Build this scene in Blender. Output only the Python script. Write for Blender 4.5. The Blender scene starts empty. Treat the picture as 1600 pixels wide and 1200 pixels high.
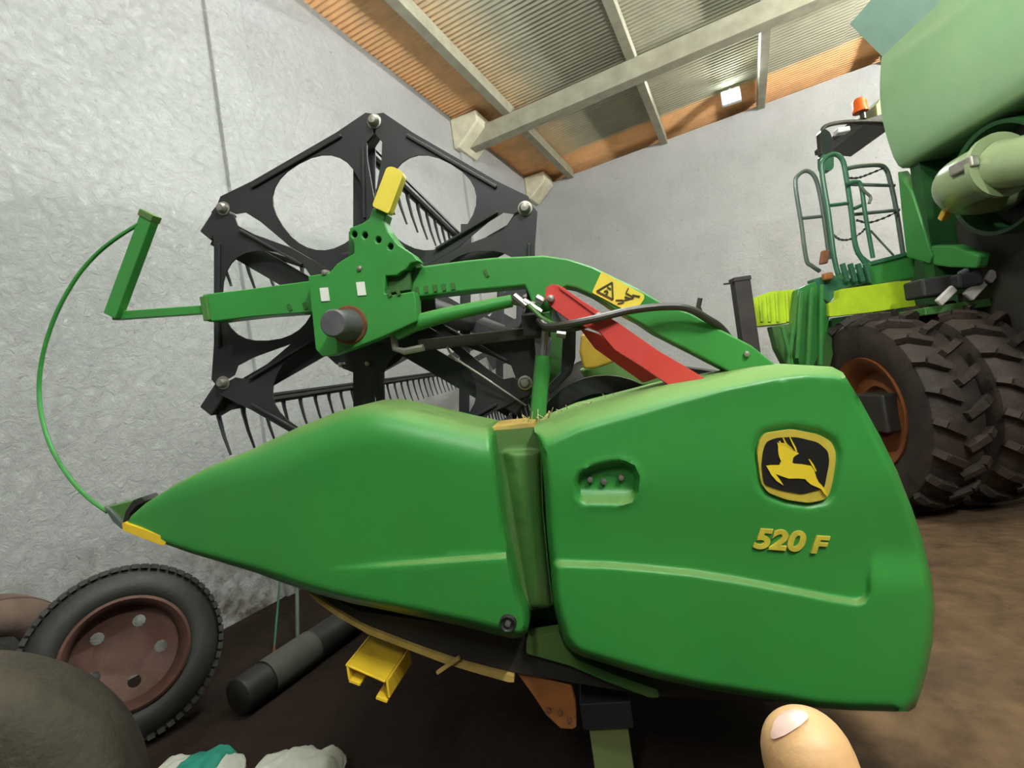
import bpy, bmesh, math, random
import numpy as np
from mathutils import Vector, Matrix
from mathutils.geometry import delaunay_2d_cdt
random.seed(7)
rng = np.random.default_rng(7)
scn = bpy.context.scene
COL = scn.collection

# ------------------------------------------------------------------ camera
F = 800.0            # focal length in pixels of the 1600x1200 frame
HC = 1.65            # camera height above the floor


def nrm(v):
    v = np.array(v, float)
    return v / np.linalg.norm(v)


_Z = nrm((-.14, -1, 0))
_Y = nrm((365, -51.1, F))
_X = np.cross(_Y, _Z)
RW = np.array([_X, _Y, _Z])          # camera (right, down, forward) -> world
CAM = np.array([0, 0, HC])
cam_data = bpy.data.cameras.new('camera')
cam_data.sensor_width = 36
cam_data.lens = 36 * F / 1600
cam_data.clip_start = .01
cam = bpy.data.objects.new('camera', cam_data)
COL.objects.link(cam)
r_, d_, f_ = RW[:, 0], RW[:, 1], RW[:, 2]
cam.matrix_world = Matrix(((r_[0], -d_[0], -f_[0], 0), (r_[1], -d_[1], -f_[1], 0),
                           (r_[2], -d_[2], -f_[2], HC), (0, 0, 0, 1)))
scn.camera = cam

# ------------------------------------------------------------------ world, exposure
world = bpy.data.worlds.new('world')
scn.world = world
world.use_nodes = True
world.node_tree.nodes['Background'].inputs[0].default_value = (.92, .97, 1.0, 1)
world.node_tree.nodes['Background'].inputs[1].default_value = .04
scn.view_settings.view_transform = 'Standard'
scn.view_settings.look = 'None'
scn.view_settings.gamma = 1
scn.view_settings.use_curve_mapping = False
scn.view_settings.exposure = .48


# ------------------------------------------------------------------ helpers
def ray(x, y):
    return RW @ np.array([x - 800, y - 600, F])


def PD(x, y, depth):                     # point of the place seen at that pixel, at that distance
    return CAM + ray(x, y) * (depth / F)


def on_plane(x, y, n, d):                # n . (p - CAM) = d
    r = ray(x, y)
    return CAM + r * (d / np.dot(n, r))


HU = nrm(RW @ np.array([905 - 800, 552 - 600, F]))       # header axis, away from the viewer
HS = nrm(np.cross(HU, (0, 0, 1)))                        # header right
HV = np.cross(HS, HU)                                    # header up
CU = nrm(RW @ np.array([840 - 800, 594.4 - 600, F]))     # harvester heading
CS = nrm(np.cross(CU, (0, 0, 1)))
UP = np.array([0, 0, 1.])
XA, YA = np.array([1., 0, 0]), np.array([0, 1., 0])


def HP(x, y, u):
    return on_plane(x, y, HU, u)


def CSP(x, y, s):
    return on_plane(x, y, CS, s)


def CF(s, c, z):                          # harvester frame to world (z above the floor)
    return np.array([0, 0, z]) + CS * s + CU * c


def woff(o):
    w = np.zeros(3)
    while o is not None:
        w += np.array(o.location)
        o = o.parent
    return w


def thing(name, label, cat, base, group=None, kind=None):
    o = bpy.data.objects.new(name, None)
    o.empty_display_size = .1
    o.location = base
    COL.objects.link(o)
    if label:
        o['label'] = label
    if cat:
        o['category'] = cat
    if group:
        o['group'] = group
    if kind:
        o['kind'] = kind
    return o


def tag(o, label=None, cat=None, group=None, kind=None):
    for k, v in (('label', label), ('category', cat), ('group', group), ('kind', kind)):
        if v:
            o[k] = v
    return o


def mk(name, V, Fc, mat, parent=None, smooth=False, bevel=0, base=None, recalc=True, label=None, angle=35):
    V = np.asarray(V, float)
    if parent is not None:
        off = woff(parent)
    else:
        off = np.array(base, float) if base is not None else V.mean(0)
    me = bpy.data.meshes.new(name)
    me.from_pydata((V - off).tolist(), [], [list(map(int, f)) for f in Fc])
    if recalc:
        bm = bmesh.new()
        bm.from_mesh(me)
        bmesh.ops.recalc_face_normals(bm, faces=bm.faces)
        bm.to_mesh(me)
        bm.free()
    if smooth:
        me.polygons.foreach_set('use_smooth', [True] * len(me.polygons))
        if smooth != 'all':
            me.set_sharp_from_angle(angle=math.radians(angle))
    me.materials.append(mat)
    o = bpy.data.objects.new(name, me)
    COL.objects.link(o)
    if parent is not None:
        o.parent = parent
    else:
        o.location = off
    if bevel:
        b = o.modifiers.new('bevel', 'BEVEL')
        b.width = bevel
        b.segments = 2
        b.limit_method = 'ANGLE'
        b.angle_limit = math.radians(40)
    if label:
        o['label'] = label
    return o


class MB:
    def __init__(s):
        s.V, s.F = [], []

    def add(s, V, Fc):
        n = len(s.V)
        s.V += [np.array(v, float) for v in V]
        s.F += [[i + n for i in f] for f in Fc]
        return s

    def build(s, *a, **k):
        return mk(a[0], s.V, s.F, *a[1:], **k)


BOXF = [(0, 3, 2, 1), (4, 5, 6, 7), (0, 1, 5, 4), (1, 2, 6, 5), (2, 3, 7, 6), (3, 0, 4, 7)]


def boxg(c, ax, h):
    c = np.array(c, float)
    a = [np.array(v) * k for v, k in zip(ax, h)]
    V = []
    for sz in (-1, 1):
        for sx, sy in ((-1, -1), (1, -1), (1, 1), (-1, 1)):
            V.append(c + a[0] * sx + a[1] * sy + a[2] * sz)
    return V, BOXF


def barg(p, q, w, t, up=UP):
    """square bar from p to q, w across, t along up-ish"""
    p, q = np.array(p, float), np.array(q, float)
    d = nrm(q - p)
    s = np.cross(d, up)
    s = nrm(s) if np.linalg.norm(s) > 1e-4 else nrm(np.cross(d, (1, 0, 0)))
    u = np.cross(s, d)
    return boxg((p + q) / 2, (d, s, u), (np.linalg.norm(q - p) / 2, w / 2, t / 2))


def tubeg(pts, r, n=10, cap=True):
    pts = [np.array(p, float) for p in pts]
    R = r if hasattr(r, '__len__') else [r] * len(pts)
    V, Fc = [], []
    ref = None
    for i, p in enumerate(pts):
        d = nrm(pts[min(i + 1, len(pts) - 1)] - pts[max(i - 1, 0)])
        if ref is None:
            ref = np.array([0, 0, 1.]) if abs(d[2]) < .9 else np.array([1., 0, 0])
        a = ref - d * np.dot(ref, d)
        a = nrm(a)
        ref = a
        b = np.cross(d, a)
        for k in range(n):
            t = 2 * math.pi * k / n
            V.append(p + (a * math.cos(t) + b * math.sin(t)) * R[i])
    for i in range(len(pts) - 1):
        for k in range(n):
            Fc.append((i * n + k, i * n + (k + 1) % n, (i + 1) * n + (k + 1) % n, (i + 1) * n + k))
    if cap:
        Fc.append(tuple(range(n - 1, -1, -1)))
        m = (len(pts) - 1) * n
        Fc.append(tuple(range(m, m + n)))
    return V, Fc


def tube(name, pts, r, mat, parent=None, n=10, **k):
    V, Fc = tubeg(pts, r, n)
    return mk(name, V, Fc, mat, parent, smooth=True, **k)


def spline(pts, n=8):
    P = [np.array(p, float) for p in pts]
    P = [2 * P[0] - P[1]] + P + [2 * P[-1] - P[-2]]
    out = []
    for i in range(1, len(P) - 2):
        for k in range(n):
            t = k / n
            out.append(.5 * ((2 * P[i]) + (-P[i - 1] + P[i + 1]) * t + (2 * P[i - 1] - 5 * P[i] + 4 * P[i + 1] - P[i + 2]) * t * t
                             + (-P[i - 1] + 3 * P[i] - 3 * P[i + 1] + P[i + 2]) * t ** 3))
    out.append(P[-2])
    return out


def lathe(name, prof, c, axis, mat, parent=None, n=48, closed=False, base=None, smooth=True, label=None, angle=40):
    """prof: list of (radius, offset along axis)"""
    c = np.array(c, float)
    axis = nrm(axis)
    a = nrm(np.cross(axis, UP if abs(axis[2]) < .9 else XA))
    b = np.cross(axis, a)
    V, Fc = [], []
    m = len(prof)
    for k in range(n):
        t = 2 * math.pi * k / n
        e = a * math.cos(t) + b * math.sin(t)
        for r, h in prof:
            V.append(c + e * r + axis * h)
    for k in range(n):
        k2 = (k + 1) % n
        for i in range(m - 1 + (1 if closed else 0)):
            j = (i + 1) % m
            Fc.append((k * m + i, k2 * m + i, k2 * m + j, k * m + j))
    return mk(name, V, Fc, mat, parent, smooth=smooth, base=base, label=label, angle=angle)


def inside(P, poly):
    P = np.asarray(P, float)
    poly = np.asarray(poly, float)
    x, y = P[:, 0], P[:, 1]
    r = np.zeros(len(P), bool)
    n = len(poly)
    j = n - 1
    for i in range(n):
        xi, yi = poly[i]
        xj, yj = poly[j]
        if yi != yj:
            c = ((yi > y) != (yj > y)) & (x < (xj - xi) * (y - yi) / (yj - yi) + xi)
            r ^= c
        j = i
    return r


def dist_poly(P, line, closed=False):
    P = np.asarray(P, float)
    L = np.asarray(line, float)
    if closed:
        L = np.vstack([L, L[:1]])
    best = np.full(len(P), 1e9)
    for a, b in zip(L[:-1], L[1:]):
        ab = b - a
        l2 = max(np.dot(ab, ab), 1e-9)
        t = np.clip(((P - a) @ ab) / l2, 0, 1)
        q = a + t[:, None] * ab
        best = np.minimum(best, np.hypot(*(P - q).T))
    return best


def resample(poly, step, closed=True):
    P = np.asarray(poly, float)
    if closed:
        P = np.vstack([P, P[:1]])
    out = []
    for a, b in zip(P[:-1], P[1:]):
        n = max(1, int(round(np.hypot(*(b - a)) / step)))
        for k in range(n):
            out.append(a + (b - a) * k / n)
    if not closed:
        out.append(P[-1])
    return np.array(out)


def rounded(poly, r, n=4):
    """round the corners of a closed polygon"""
    P = np.asarray(poly, float)
    out = []
    N = len(P)
    for i in range(N):
        a, b, c = P[i - 1], P[i], P[(i + 1) % N]
        ra = min(r, np.hypot(*(a - b)) * .45)
        rc = min(r, np.hypot(*(c - b)) * .45)
        p, q = b + (a - b) / np.hypot(*(a - b)) * ra, b + (c - b) / np.hypot(*(c - b)) * rc
        for k in range(n + 1):
            t = k / n
            out.append((1 - t) ** 2 * p + 2 * t * (1 - t) * b + t * t * q)
    return np.array(out)


def triang(outline, holes=(), extra=None):
    V, E = [], []
    for loop in [outline] + list(holes):
        n = len(V)
        m = len(loop)
        V += [tuple(map(float, p)) for p in loop]
        E += [(n + i, n + (i + 1) % m) for i in range(m)]
    if extra is not None:
        V += [tuple(map(float, p)) for p in extra]
    v, e, f, *_ = delaunay_2d_cdt([Vector(p) for p in V], E, [], 0, 1e-4)
    v = np.array([(p[0], p[1]) for p in v])
    cen = np.array([v[list(t)].mean(0) for t in f])
    ok = inside(cen, outline)
    for h in holes:
        ok &= ~inside(cen, h)
    return v, [tuple(t) for t, k in zip(f, ok) if k]


def boundary(tris):
    d = {}
    for t in tris:
        for a, b in zip(t, t[1:] + t[:1]):
            if (b, a) in d:
                del d[(b, a)]
            else:
                d[(a, b)] = 1
    return list(d)


def prism_geo(v3, tris, shift):
    v3 = np.asarray(v3)
    n = len(v3)
    V = list(v3) + list(v3 + np.asarray(shift))
    Fc = [t for t in tris] + [tuple(i + n for i in t[::-1]) for t in tris]
    for a, b in boundary(tris):
        Fc.append((b, a, a + n, b + n))
    return V, Fc


def prism(name, px, u, th, mat, parent, holes=(), smooth=False, bevel=0, label=None, P=HP, axis=None):
    """flat plate: outline seen at plane u, carried th metres further along the axis"""
    axis = HU if axis is None else axis
    v, t = triang(px, holes)
    V, Fc = prism_geo([P(x, y, u) for x, y in v], t, np.array(axis) * th)
    return mk(name, V, Fc, mat, parent, smooth=smooth, bevel=bevel, label=label)


def relief(name, px, u, back, mat, parent, hfun, step=8, rings=(2, 5, 9, 14, 20), rs=8, P=HP, axis=None, holes=(), lines=()):
    """moulded panel: outline at plane u, raised towards the viewer by hfun, rim turned back"""
    axis = HU if axis is None else axis
    B = resample(px, rs)
    hol = [resample(h, 5) for h in holes]
    pts = []
    nx = np.roll(B, -1, 0) - np.roll(B, 1, 0)
    nn = np.stack([-nx[:, 1], nx[:, 0]], 1)
    nn /= np.maximum(np.hypot(*nn.T), 1e-9)[:, None]
    if not inside([B[len(B) // 3] + nn[len(B) // 3] * .5], B)[0]:
        nn = -nn
    for d in rings:
        q = B + nn * d
        dd = dist_poly(q, B, True)
        pts.append(q[inside(q, B) & (dd > d * .93)])
    x0, y0 = B.min(0)
    x1, y1 = B.max(0)
    g = np.stack(np.meshgrid(np.arange(x0, x1, step), np.arange(y0, y1, step)), -1).reshape(-1, 2)
    g = g[inside(g, B)]
    g = g[dist_poly(g, B, True) > rings[-1] + step * .5]
    pts.append(g)
    E = np.vstack(pts)
    for line, offs in lines:             # rows of vertices that follow a crease
        q = resample(line, 7, False)
        tn = np.gradient(q, axis=0)
        tn /= np.hypot(*tn.T)[:, None]
        nq = np.stack([-tn[:, 1], tn[:, 0]], 1)
        E = E[dist_poly(E, q) > max(abs(o) for o in offs) + 3]
        for o in offs:
            w = q + nq * o
            E = np.vstack([E, w[inside(w, B) & (dist_poly(w, B, True) > 2)]])
    for h in hol:
        E = E[~inside(E, h)]
        E = E[dist_poly(E, h, True) > 2]
    v, t = triang(B, hol, E)
    d = dist_poly(v, B, True)
    h = hfun(v[:, 0], v[:, 1], d)
    V = [P(x, y, u - hh) for (x, y), hh in zip(v, h)]
    n = len(V)
    Fc = list(t)
    rim = boundary(t)
    idx = {}
    for a, b in rim:
        for i in (a, b):
            if i not in idx:
                idx[i] = len(V)
                V.append(V[i] + axis * back)
    for a, b in rim:
        Fc.append((b, a, idx[a], idx[b]))
    return mk(name, V, Fc, mat, parent, smooth=True, angle=50)


def sm(t):
    t = np.clip(t, 0, 1)
    return t * t * (3 - 2 * t)


def rnd(t):                               # quarter-round edge profile
    t = np.clip(t, 0, 1)
    return np.sqrt(np.maximum(0, 1 - (1 - t) ** 2))


def copy_tree(o, parent=None):
    c = o.copy()
    COL.objects.link(c)
    c.parent = parent
    for ch in o.children:
        copy_tree(ch, c)
    return c


# ------------------------------------------------------------------ materials
def mat(name, col, rough=.5, metal=0, var=.12, vscale=6, bump=0, bscale=40, dust=None, dustamt=.0, spec=.5,
        coat=0, col2=None, c2scale=3, c2lo=.5, c2hi=.65, coords='Object', emit=None, settle=None):
    m = bpy.data.materials.new(name)
    m.use_nodes = True
    nt = m.node_tree
    N, L = nt.nodes, nt.links
    b = N['Principled BSDF']
    b.inputs['Roughness'].default_value = rough
    b.inputs['Metallic'].default_value = metal
    b.inputs['Specular IOR Level'].default_value = spec
    b.inputs['Coat Weight'].default_value = coat
    tc = N.new('ShaderNodeTexCoord')
    src = None
    nz = N.new('ShaderNodeTexNoise')
    nz.inputs['Scale'].default_value = vscale
    nz.inputs['Detail'].default_value = 6
    L.new(tc.outputs[coords], nz.inputs['Vector'])
    rp = N.new('ShaderNodeValToRGB')
    c = np.array(col)
    rp.color_ramp.elements[0].position = .3
    rp.color_ramp.elements[1].position = .7
    rp.color_ramp.elements[0].color = (*(c * (1 - var)), 1)
    rp.color_ramp.elements[1].color = (*np.minimum(c * (1 + var), 1), 1)
    L.new(nz.outputs['Fac'], rp.inputs['Fac'])
    src = rp.outputs['Color']

    def mixin(src, colr, fac_out, amt=1.0):
        mx = N.new('ShaderNodeMix')
        mx.data_type = 'RGBA'
        mx.inputs['B'].default_value = (*colr, 1)
        L.new(src, mx.inputs['A'])
        if amt != 1:
            mu = N.new('ShaderNodeMath')
            mu.operation = 'MULTIPLY'
            mu.inputs[1].default_value = amt
            L.new(fac_out, mu.inputs[0])
            fac_out = mu.outputs[0]
        L.new(fac_out, mx.inputs['Factor'])
        return mx.outputs['Result']

    def noise_fac(scale, lo, hi, detail=8):
        n2 = N.new('ShaderNodeTexNoise')
        n2.inputs['Scale'].default_value = scale
        n2.inputs['Detail'].default_value = detail
        n2.inputs['Roughness'].default_value = .65
        L.new(tc.outputs[coords], n2.inputs['Vector'])
        mr = N.new('ShaderNodeMapRange')
        mr.inputs['From Min'].default_value = lo
        mr.inputs['From Max'].default_value = hi
        L.new(n2.outputs['Fac'], mr.inputs['Value'])
        return mr.outputs['Result']
    if col2 is not None:
        src = mixin(src, col2, noise_fac(c2scale, c2lo, c2hi))
    if dust is not None:
        src = mixin(src, dust, noise_fac(2.2, .35, .75), dustamt)
    if settle is not None:                # dust lying on the faces that look up
        ge = N.new('ShaderNodeNewGeometry')
        sx = N.new('ShaderNodeSeparateXYZ')
        L.new(ge.outputs['Normal'], sx.inputs[0])
        mr = N.new('ShaderNodeMapRange')
        mr.inputs['From Min'].default_value = .5
        mr.inputs['From Max'].default_value = .97
        mr.inputs['To Max'].default_value = settle[3]
        L.new(sx.outputs['Z'], mr.inputs['Value'])
        src = mixin(src, settle[:3], mr.outputs['Result'])
        rr = N.new('ShaderNodeMapRange')
        rr.inputs['To Min'].default_value = rough
        rr.inputs['To Max'].default_value = .9
        L.new(mr.outputs['Result'], rr.inputs['Value'])
        rr.inputs['From Max'].default_value = settle[3]
        L.new(rr.outputs['Result'], b.inputs['Roughness'])
    L.new(src, b.inputs['Base Color'])
    if bump:
        bn = N.new('ShaderNodeTexNoise')
        bn.inputs['Scale'].default_value = bscale
        bn.inputs['Detail'].default_value = 8
        L.new(tc.outputs[coords], bn.inputs['Vector'])
        bp = N.new('ShaderNodeBump')
        bp.inputs['Strength'].default_value = bump
        bp.inputs['Distance'].default_value = .02
        L.new(bn.outputs['Fac'], bp.inputs['Height'])
        L.new(bp.outputs['Normal'], b.inputs['Normal'])
    if emit:
        b.inputs['Emission Color'].default_value = (*emit[:3], 1)
        b.inputs['Emission Strength'].default_value = emit[3]
    return m


DUST = (.26, .2, .1)
M = {}
M['green'] = mat('green_paint', (.03, .235, .038), .4, var=.06, vscale=3, dust=DUST, dustamt=.05, settle=(.2, .25, .08, .6))
M['green_arm'] = mat('green_arm_paint', (.035, .255, .045), .4, var=.08, vscale=5, dust=DUST, dustamt=.08, settle=(.22, .33, .1, .4))
M['green_dull'] = mat('green_dusty_paint', (.045, .17, .03), .5, var=.12, vscale=5, dust=DUST, dustamt=.45)
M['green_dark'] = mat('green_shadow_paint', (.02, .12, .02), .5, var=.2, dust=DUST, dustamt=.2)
M['green_shade'] = mat('shaded_green_paint', (.012, .06, .014), .45, var=.2)  # harvester green with the shade under the tank put in
M['green_combine'] = mat('harvester_green_paint', (.03, .2, .04), .3, var=.08, dust=DUST, dustamt=.15)
M['tank'] = mat('faded_tank_green', (.2, .36, .18), .17, var=.05, vscale=2, dust=(.4, .4, .25), dustamt=.3, coat=.4)
M['flap'] = mat('pale_teal_flap', (.27, .42, .33), .5, var=.06)
M['tube_green'] = mat('faded_tube_green', (.22, .3, .15), .28, var=.08, dust=DUST, dustamt=.3, coat=.3)
M['rail_green'] = mat('rail_green_paint', (.03, .12, .06), .35, var=.1)
M['rail_grey'] = mat('rail_grey_paint', (.09, .12, .1), .35, var=.15)
M['black'] = mat('black_reel_paint', (.022, .023, .025), .42, var=.15, dust=(.12, .11, .1), dustamt=.15)
M['black_rubber'] = mat('black_rubber', (.018, .018, .017), .6, var=.2)
M['hose'] = mat('black_hose', (.022, .021, .018), .45, var=.1, dust=DUST, dustamt=.15)
M['steel'] = mat('zinc_steel', (.38, .36, .31), .42, .8, var=.15, vscale=30)
M['stub'] = mat('worn_grey_cap', (.1, .1, .105), .5, .2, var=.2, vscale=20)
M['rust'] = mat('rust', (.16, .06, .025), .8, var=.4, vscale=15, bump=.3)
M['rust_orange'] = mat('orange_rust_paint', (.33, .12, .03), .65, var=.25, vscale=12, dust=(.15, .06, .02), dustamt=.4)
M['yellow'] = mat('yellow_paint', (.78, .52, .03), .4, var=.05)
M['yellow_sticker'] = mat('yellow_sticker', (.8, .66, .07), .45, var=.03)
M['yellow_dirty'] = mat('dirty_yellow', (.5, .31, .02), .55, var=.2, dust=DUST, dustamt=.3)
M['emblem_yellow'] = mat('emblem_yellow', (.75, .55, .03), .4, var=.05)
M['emblem_rim'] = mat('emblem_rim_gold', (.5, .39, .05), .4, var=.12, vscale=15)
M['emblem_black'] = mat('emblem_black', (.012, .012, .013), .35, var=.1)
M['number'] = mat('number_gold', (.5, .42, .045), .45, var=.15, vscale=40)
M['ink'] = mat('black_print', (.05, .04, .012), .6, var=.05)
M['red'] = mat('red_paint', (.62, .055, .045), .38, var=.06, vscale=4, dust=(.7, .3, .25), dustamt=.15)
M['white_sticker'] = mat('white_sticker', (.75, .76, .7), .5, var=.05)
M['lime'] = mat('lime_yellow', (.42, .58, .02), .45, var=.12, vscale=8)
M['strip'] = mat('straw_yellow_edge', (.5, .35, .09), .6, var=.25, vscale=14)
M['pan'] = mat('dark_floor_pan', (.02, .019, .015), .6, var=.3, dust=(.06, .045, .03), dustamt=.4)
M['stand'] = mat('pale_olive_paint', (.17, .23, .08), .5, var=.1, dust=DUST, dustamt=.4)
M['tyre'] = mat('tyre_rubber', (.014, .014, .013), .62, var=.25, vscale=12, dust=(.05, .045, .035), dustamt=.4, bump=.1, bscale=60)
M['tyre_dusty'] = mat('dusty_tyre_rubber', (.045, .037, .023), .8, var=.3, vscale=8, bump=.3, bscale=50)
M['tyre_mud'] = mat('muddy_tyre_rubber', (.02, .0135, .01), .75, var=.4, vscale=9, dust=(.075, .045, .029), dustamt=.5, bump=.3)
M['rim_rust'] = mat('rusty_rim', (.085, .036, .024), .7, var=.3, vscale=7, col2=(.06, .03, .018), c2scale=6, bump=.15)
M['rim_shaded'] = mat('shaded_yellow_rim', (.17, .05, .01), .5, var=.2)  # yellow rim, its shade put into a dark orange
M['tyre_brown'] = mat('brown_tyre_rubber', (.12, .08, .06), .8, var=.25, bump=.2)
M['sack'] = mat('woven_white_sack', (.46, .47, .4), .7, var=.08, vscale=14, bump=.25, bscale=30)
M['sack_teal'] = mat('teal_sack_print', (.01, .2, .14), .6, var=.12)
M['pipe'] = mat('black_drain_pipe', (.016, .016, .014), .55, var=.2)
M['pipe_mesh'] = mat('grey_pipe_mesh', (.06, .06, .048), .7, var=.15)
M['post'] = mat('dark_post', (.032, .026, .024), .6, var=.3)
M['concrete'] = mat('beam_concrete', (.32, .305, .225), .85, var=.15, vscale=5, bump=.15)
M['concrete_pale'] = mat('corbel_plaster', (.66, .62, .46), .85, var=.12, vscale=6, bump=.25, bscale=20)
M['skin'] = mat('skin', (.5, .3, .14), .5, var=.06, vscale=60, bump=.06, bscale=400)
M['nail'] = mat('fingernail', (.56, .38, .33), .3, var=.03)
M['lamp_body'] = mat('lamp_housing', (.6, .6, .6), .4, var=.05)
M['lamp_glow'] = mat('lamp_glow', (1, 1, 1), .4, emit=(.9, 1, .97, 30))
M['tube_glow'] = mat('tube_glow', (1, 1, 1), .4, emit=(.95, 1, 1, 12))
M['orange_lens'] = mat('orange_lens', (.8, .12, .01), .25, var=.05)
M['straw'] = mat('dry_straw', (.5, .4, .2), .8, var=.2)
M['glass_dark'] = mat('mirror_back', (.02, .025, .022), .2, var=.1)
M['pale_debris'] = mat('pale_debris', (.45, .42, .38), .7, var=.2)
M['chain'] = mat('dark_chain', (.05, .055, .05), .4, .5, var=.2)


def wall_mat():
    m = bpy.data.materials.new('rough_white_plaster')
    m.use_nodes = True
    N, L = m.node_tree.nodes, m.node_tree.links
    b = N['Principled BSDF']
    b.inputs['Roughness'].default_value = .9
    b.inputs['Specular IOR Level'].default_value = .15
    ge = N.new('ShaderNodeNewGeometry')
    pos = ge.outputs['Position']

    def nz(scale, detail=8, rough=.6):
        n = N.new('ShaderNodeTexNoise')
        n.inputs['Scale'].default_value = scale
        n.inputs['Detail'].default_value = detail
        n.inputs['Roughness'].default_value = rough
        L.new(pos, n.inputs['Vector'])
        return n.outputs['Fac']

    def rng_(v, a, b_, c=0, d=1):
        mr = N.new('ShaderNodeMapRange')
        for k, x in zip(('From Min', 'From Max', 'To Min', 'To Max'), (a, b_, c, d)):
            mr.inputs[k].default_value = x
        L.new(v, mr.inputs['Value'])
        return mr.outputs['Result']

    def mix(a, bcol, fac):
        mx = N.new('ShaderNodeMix')
        mx.data_type = 'RGBA'
        if isinstance(a, tuple):
            mx.inputs['A'].default_value = (*a, 1)
        else:
            L.new(a, mx.inputs['A'])
        mx.inputs['B'].default_value = (*bcol, 1)
        L.new(fac, mx.inputs['Factor'])
        return mx.outputs['Result']

    def mul(a, b_):
        x = N.new('ShaderNodeMath')
        x.operation = 'MULTIPLY'
        L.new(a, x.inputs[0])
        L.new(b_, x.inputs[1])
        return x.outputs[0]
    c = mix((.49, .5, .495), (.43, .44, .435), rng_(nz(1.3), .4, .7))
    # short dark scratches and pits in the trowelled plaster
    w = N.new('ShaderNodeTexNoise')
    w.inputs['Scale'].default_value = 14
    w.inputs['Detail'].default_value = 9
    w.inputs['Roughness'].default_value = .75
    w.inputs['Distortion'].default_value = 1.2
    L.new(pos, w.inputs['Vector'])
    pits = rng_(w.outputs['Fac'], .39, .31)
    c = mix(c, (.27, .265, .25), pits)
    # splash dirt near the ground
    sx = N.new('ShaderNodeSeparateXYZ')
    L.new(pos, sx.inputs[0])
    low = rng_(sx.outputs['Z'], 1.1, .1)
    c = mix(c, (.14, .12, .1), mul(low, rng_(nz(5), .42, .62)))
    L.new(c, b.inputs['Base Color'])
    bp = N.new('ShaderNodeBump')
    bp.inputs['Strength'].default_value = 1.0
    bp.inputs['Distance'].default_value = .03
    ad = N.new('ShaderNodeMath')
    ad.operation = 'ADD'
    L.new(w.outputs['Fac'], ad.inputs[0])
    L.new(nz(4), ad.inputs[1])
    L.new(ad.outputs[0], bp.inputs['Height'])
    L.new(bp.outputs['Normal'], b.inputs['Normal'])
    return m


M['wall'] = wall_mat()


def roof_mat(A, B):
    """grey fibre-cement with the orange glow along the eaves put into the colour"""
    m = bpy.data.materials.new('eave_glow_roof_sheet')
    m.use_nodes = True
    N, L = m.node_tree.nodes, m.node_tree.links
    b = N['Principled BSDF']
    b.inputs['Roughness'].default_value = .9
    b.inputs['Specular IOR Level'].default_value = .1
    ge = N.new('ShaderNodeNewGeometry')
    sx = N.new('ShaderNodeSeparateXYZ')
    L.new(ge.outputs['Position'], sx.inputs[0])
    n = N.new('ShaderNodeTexNoise')
    n.inputs['Scale'].default_value = 2.5
    n.inputs['Detail'].default_value = 9
    n.inputs['Roughness'].default_value = .7
    L.new(ge.outputs['Position'], n.inputs['Vector'])

    def mr(v, a, b_, c=0, d=1):
        k = N.new('ShaderNodeMapRange')
        for q, x in zip(('From Min', 'From Max', 'To Min', 'To Max'), (a, b_, c, d)):
            k.inputs[q].default_value = x
        L.new(v, k.inputs['Value'])
        return k.outputs['Result']

    def op(o, a, b_):
        k = N.new('ShaderNodeMath')
        k.operation = o
        for i, x in enumerate((a, b_)):
            if isinstance(x, float):
                k.inputs[i].default_value = x
            else:
                L.new(x, k.inputs[i])
        return k.outputs[0]
    left = mr(sx.outputs['X'], -A + 1.7, -A + .1)
    back = mr(sx.outputs['Y'], B - .9, B - .72)
    d = op('MAXIMUM', left, back)
    d = op('MULTIPLY', d, mr(n.outputs['Fac'], .25, .55, .75, 1))
    cr = N.new('ShaderNodeValToRGB')
    e = cr.color_ramp.elements
    e[0].position, e[0].color = 0, (.36, .345, .26, 1)
    e[1].position, e[1].color = 1, (1.0, .55, .26, 1)  # warm eave glow painted into the base colour
    k = cr.color_ramp.elements.new(.3)
    k.color = (.6, .47, .29, 1)
    L.new(d, cr.inputs['Fac'])
    mx = N.new('ShaderNodeMix')
    mx.data_type = 'RGBA'
    mx.blend_type = 'MULTIPLY'
    L.new(cr.outputs['Color'], mx.inputs['A'])
    c2 = N.new('ShaderNodeCombineColor')
    v = mr(n.outputs['Fac'], .3, .7, .85, 1.1)
    for i in range(3):
        L.new(v, c2.inputs[i])
    L.new(c2.outputs[0], mx.inputs['B'])
    mx.inputs['Factor'].default_value = 1
    L.new(mx.outputs['Result'], b.inputs['Base Color'])
    return m


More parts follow.
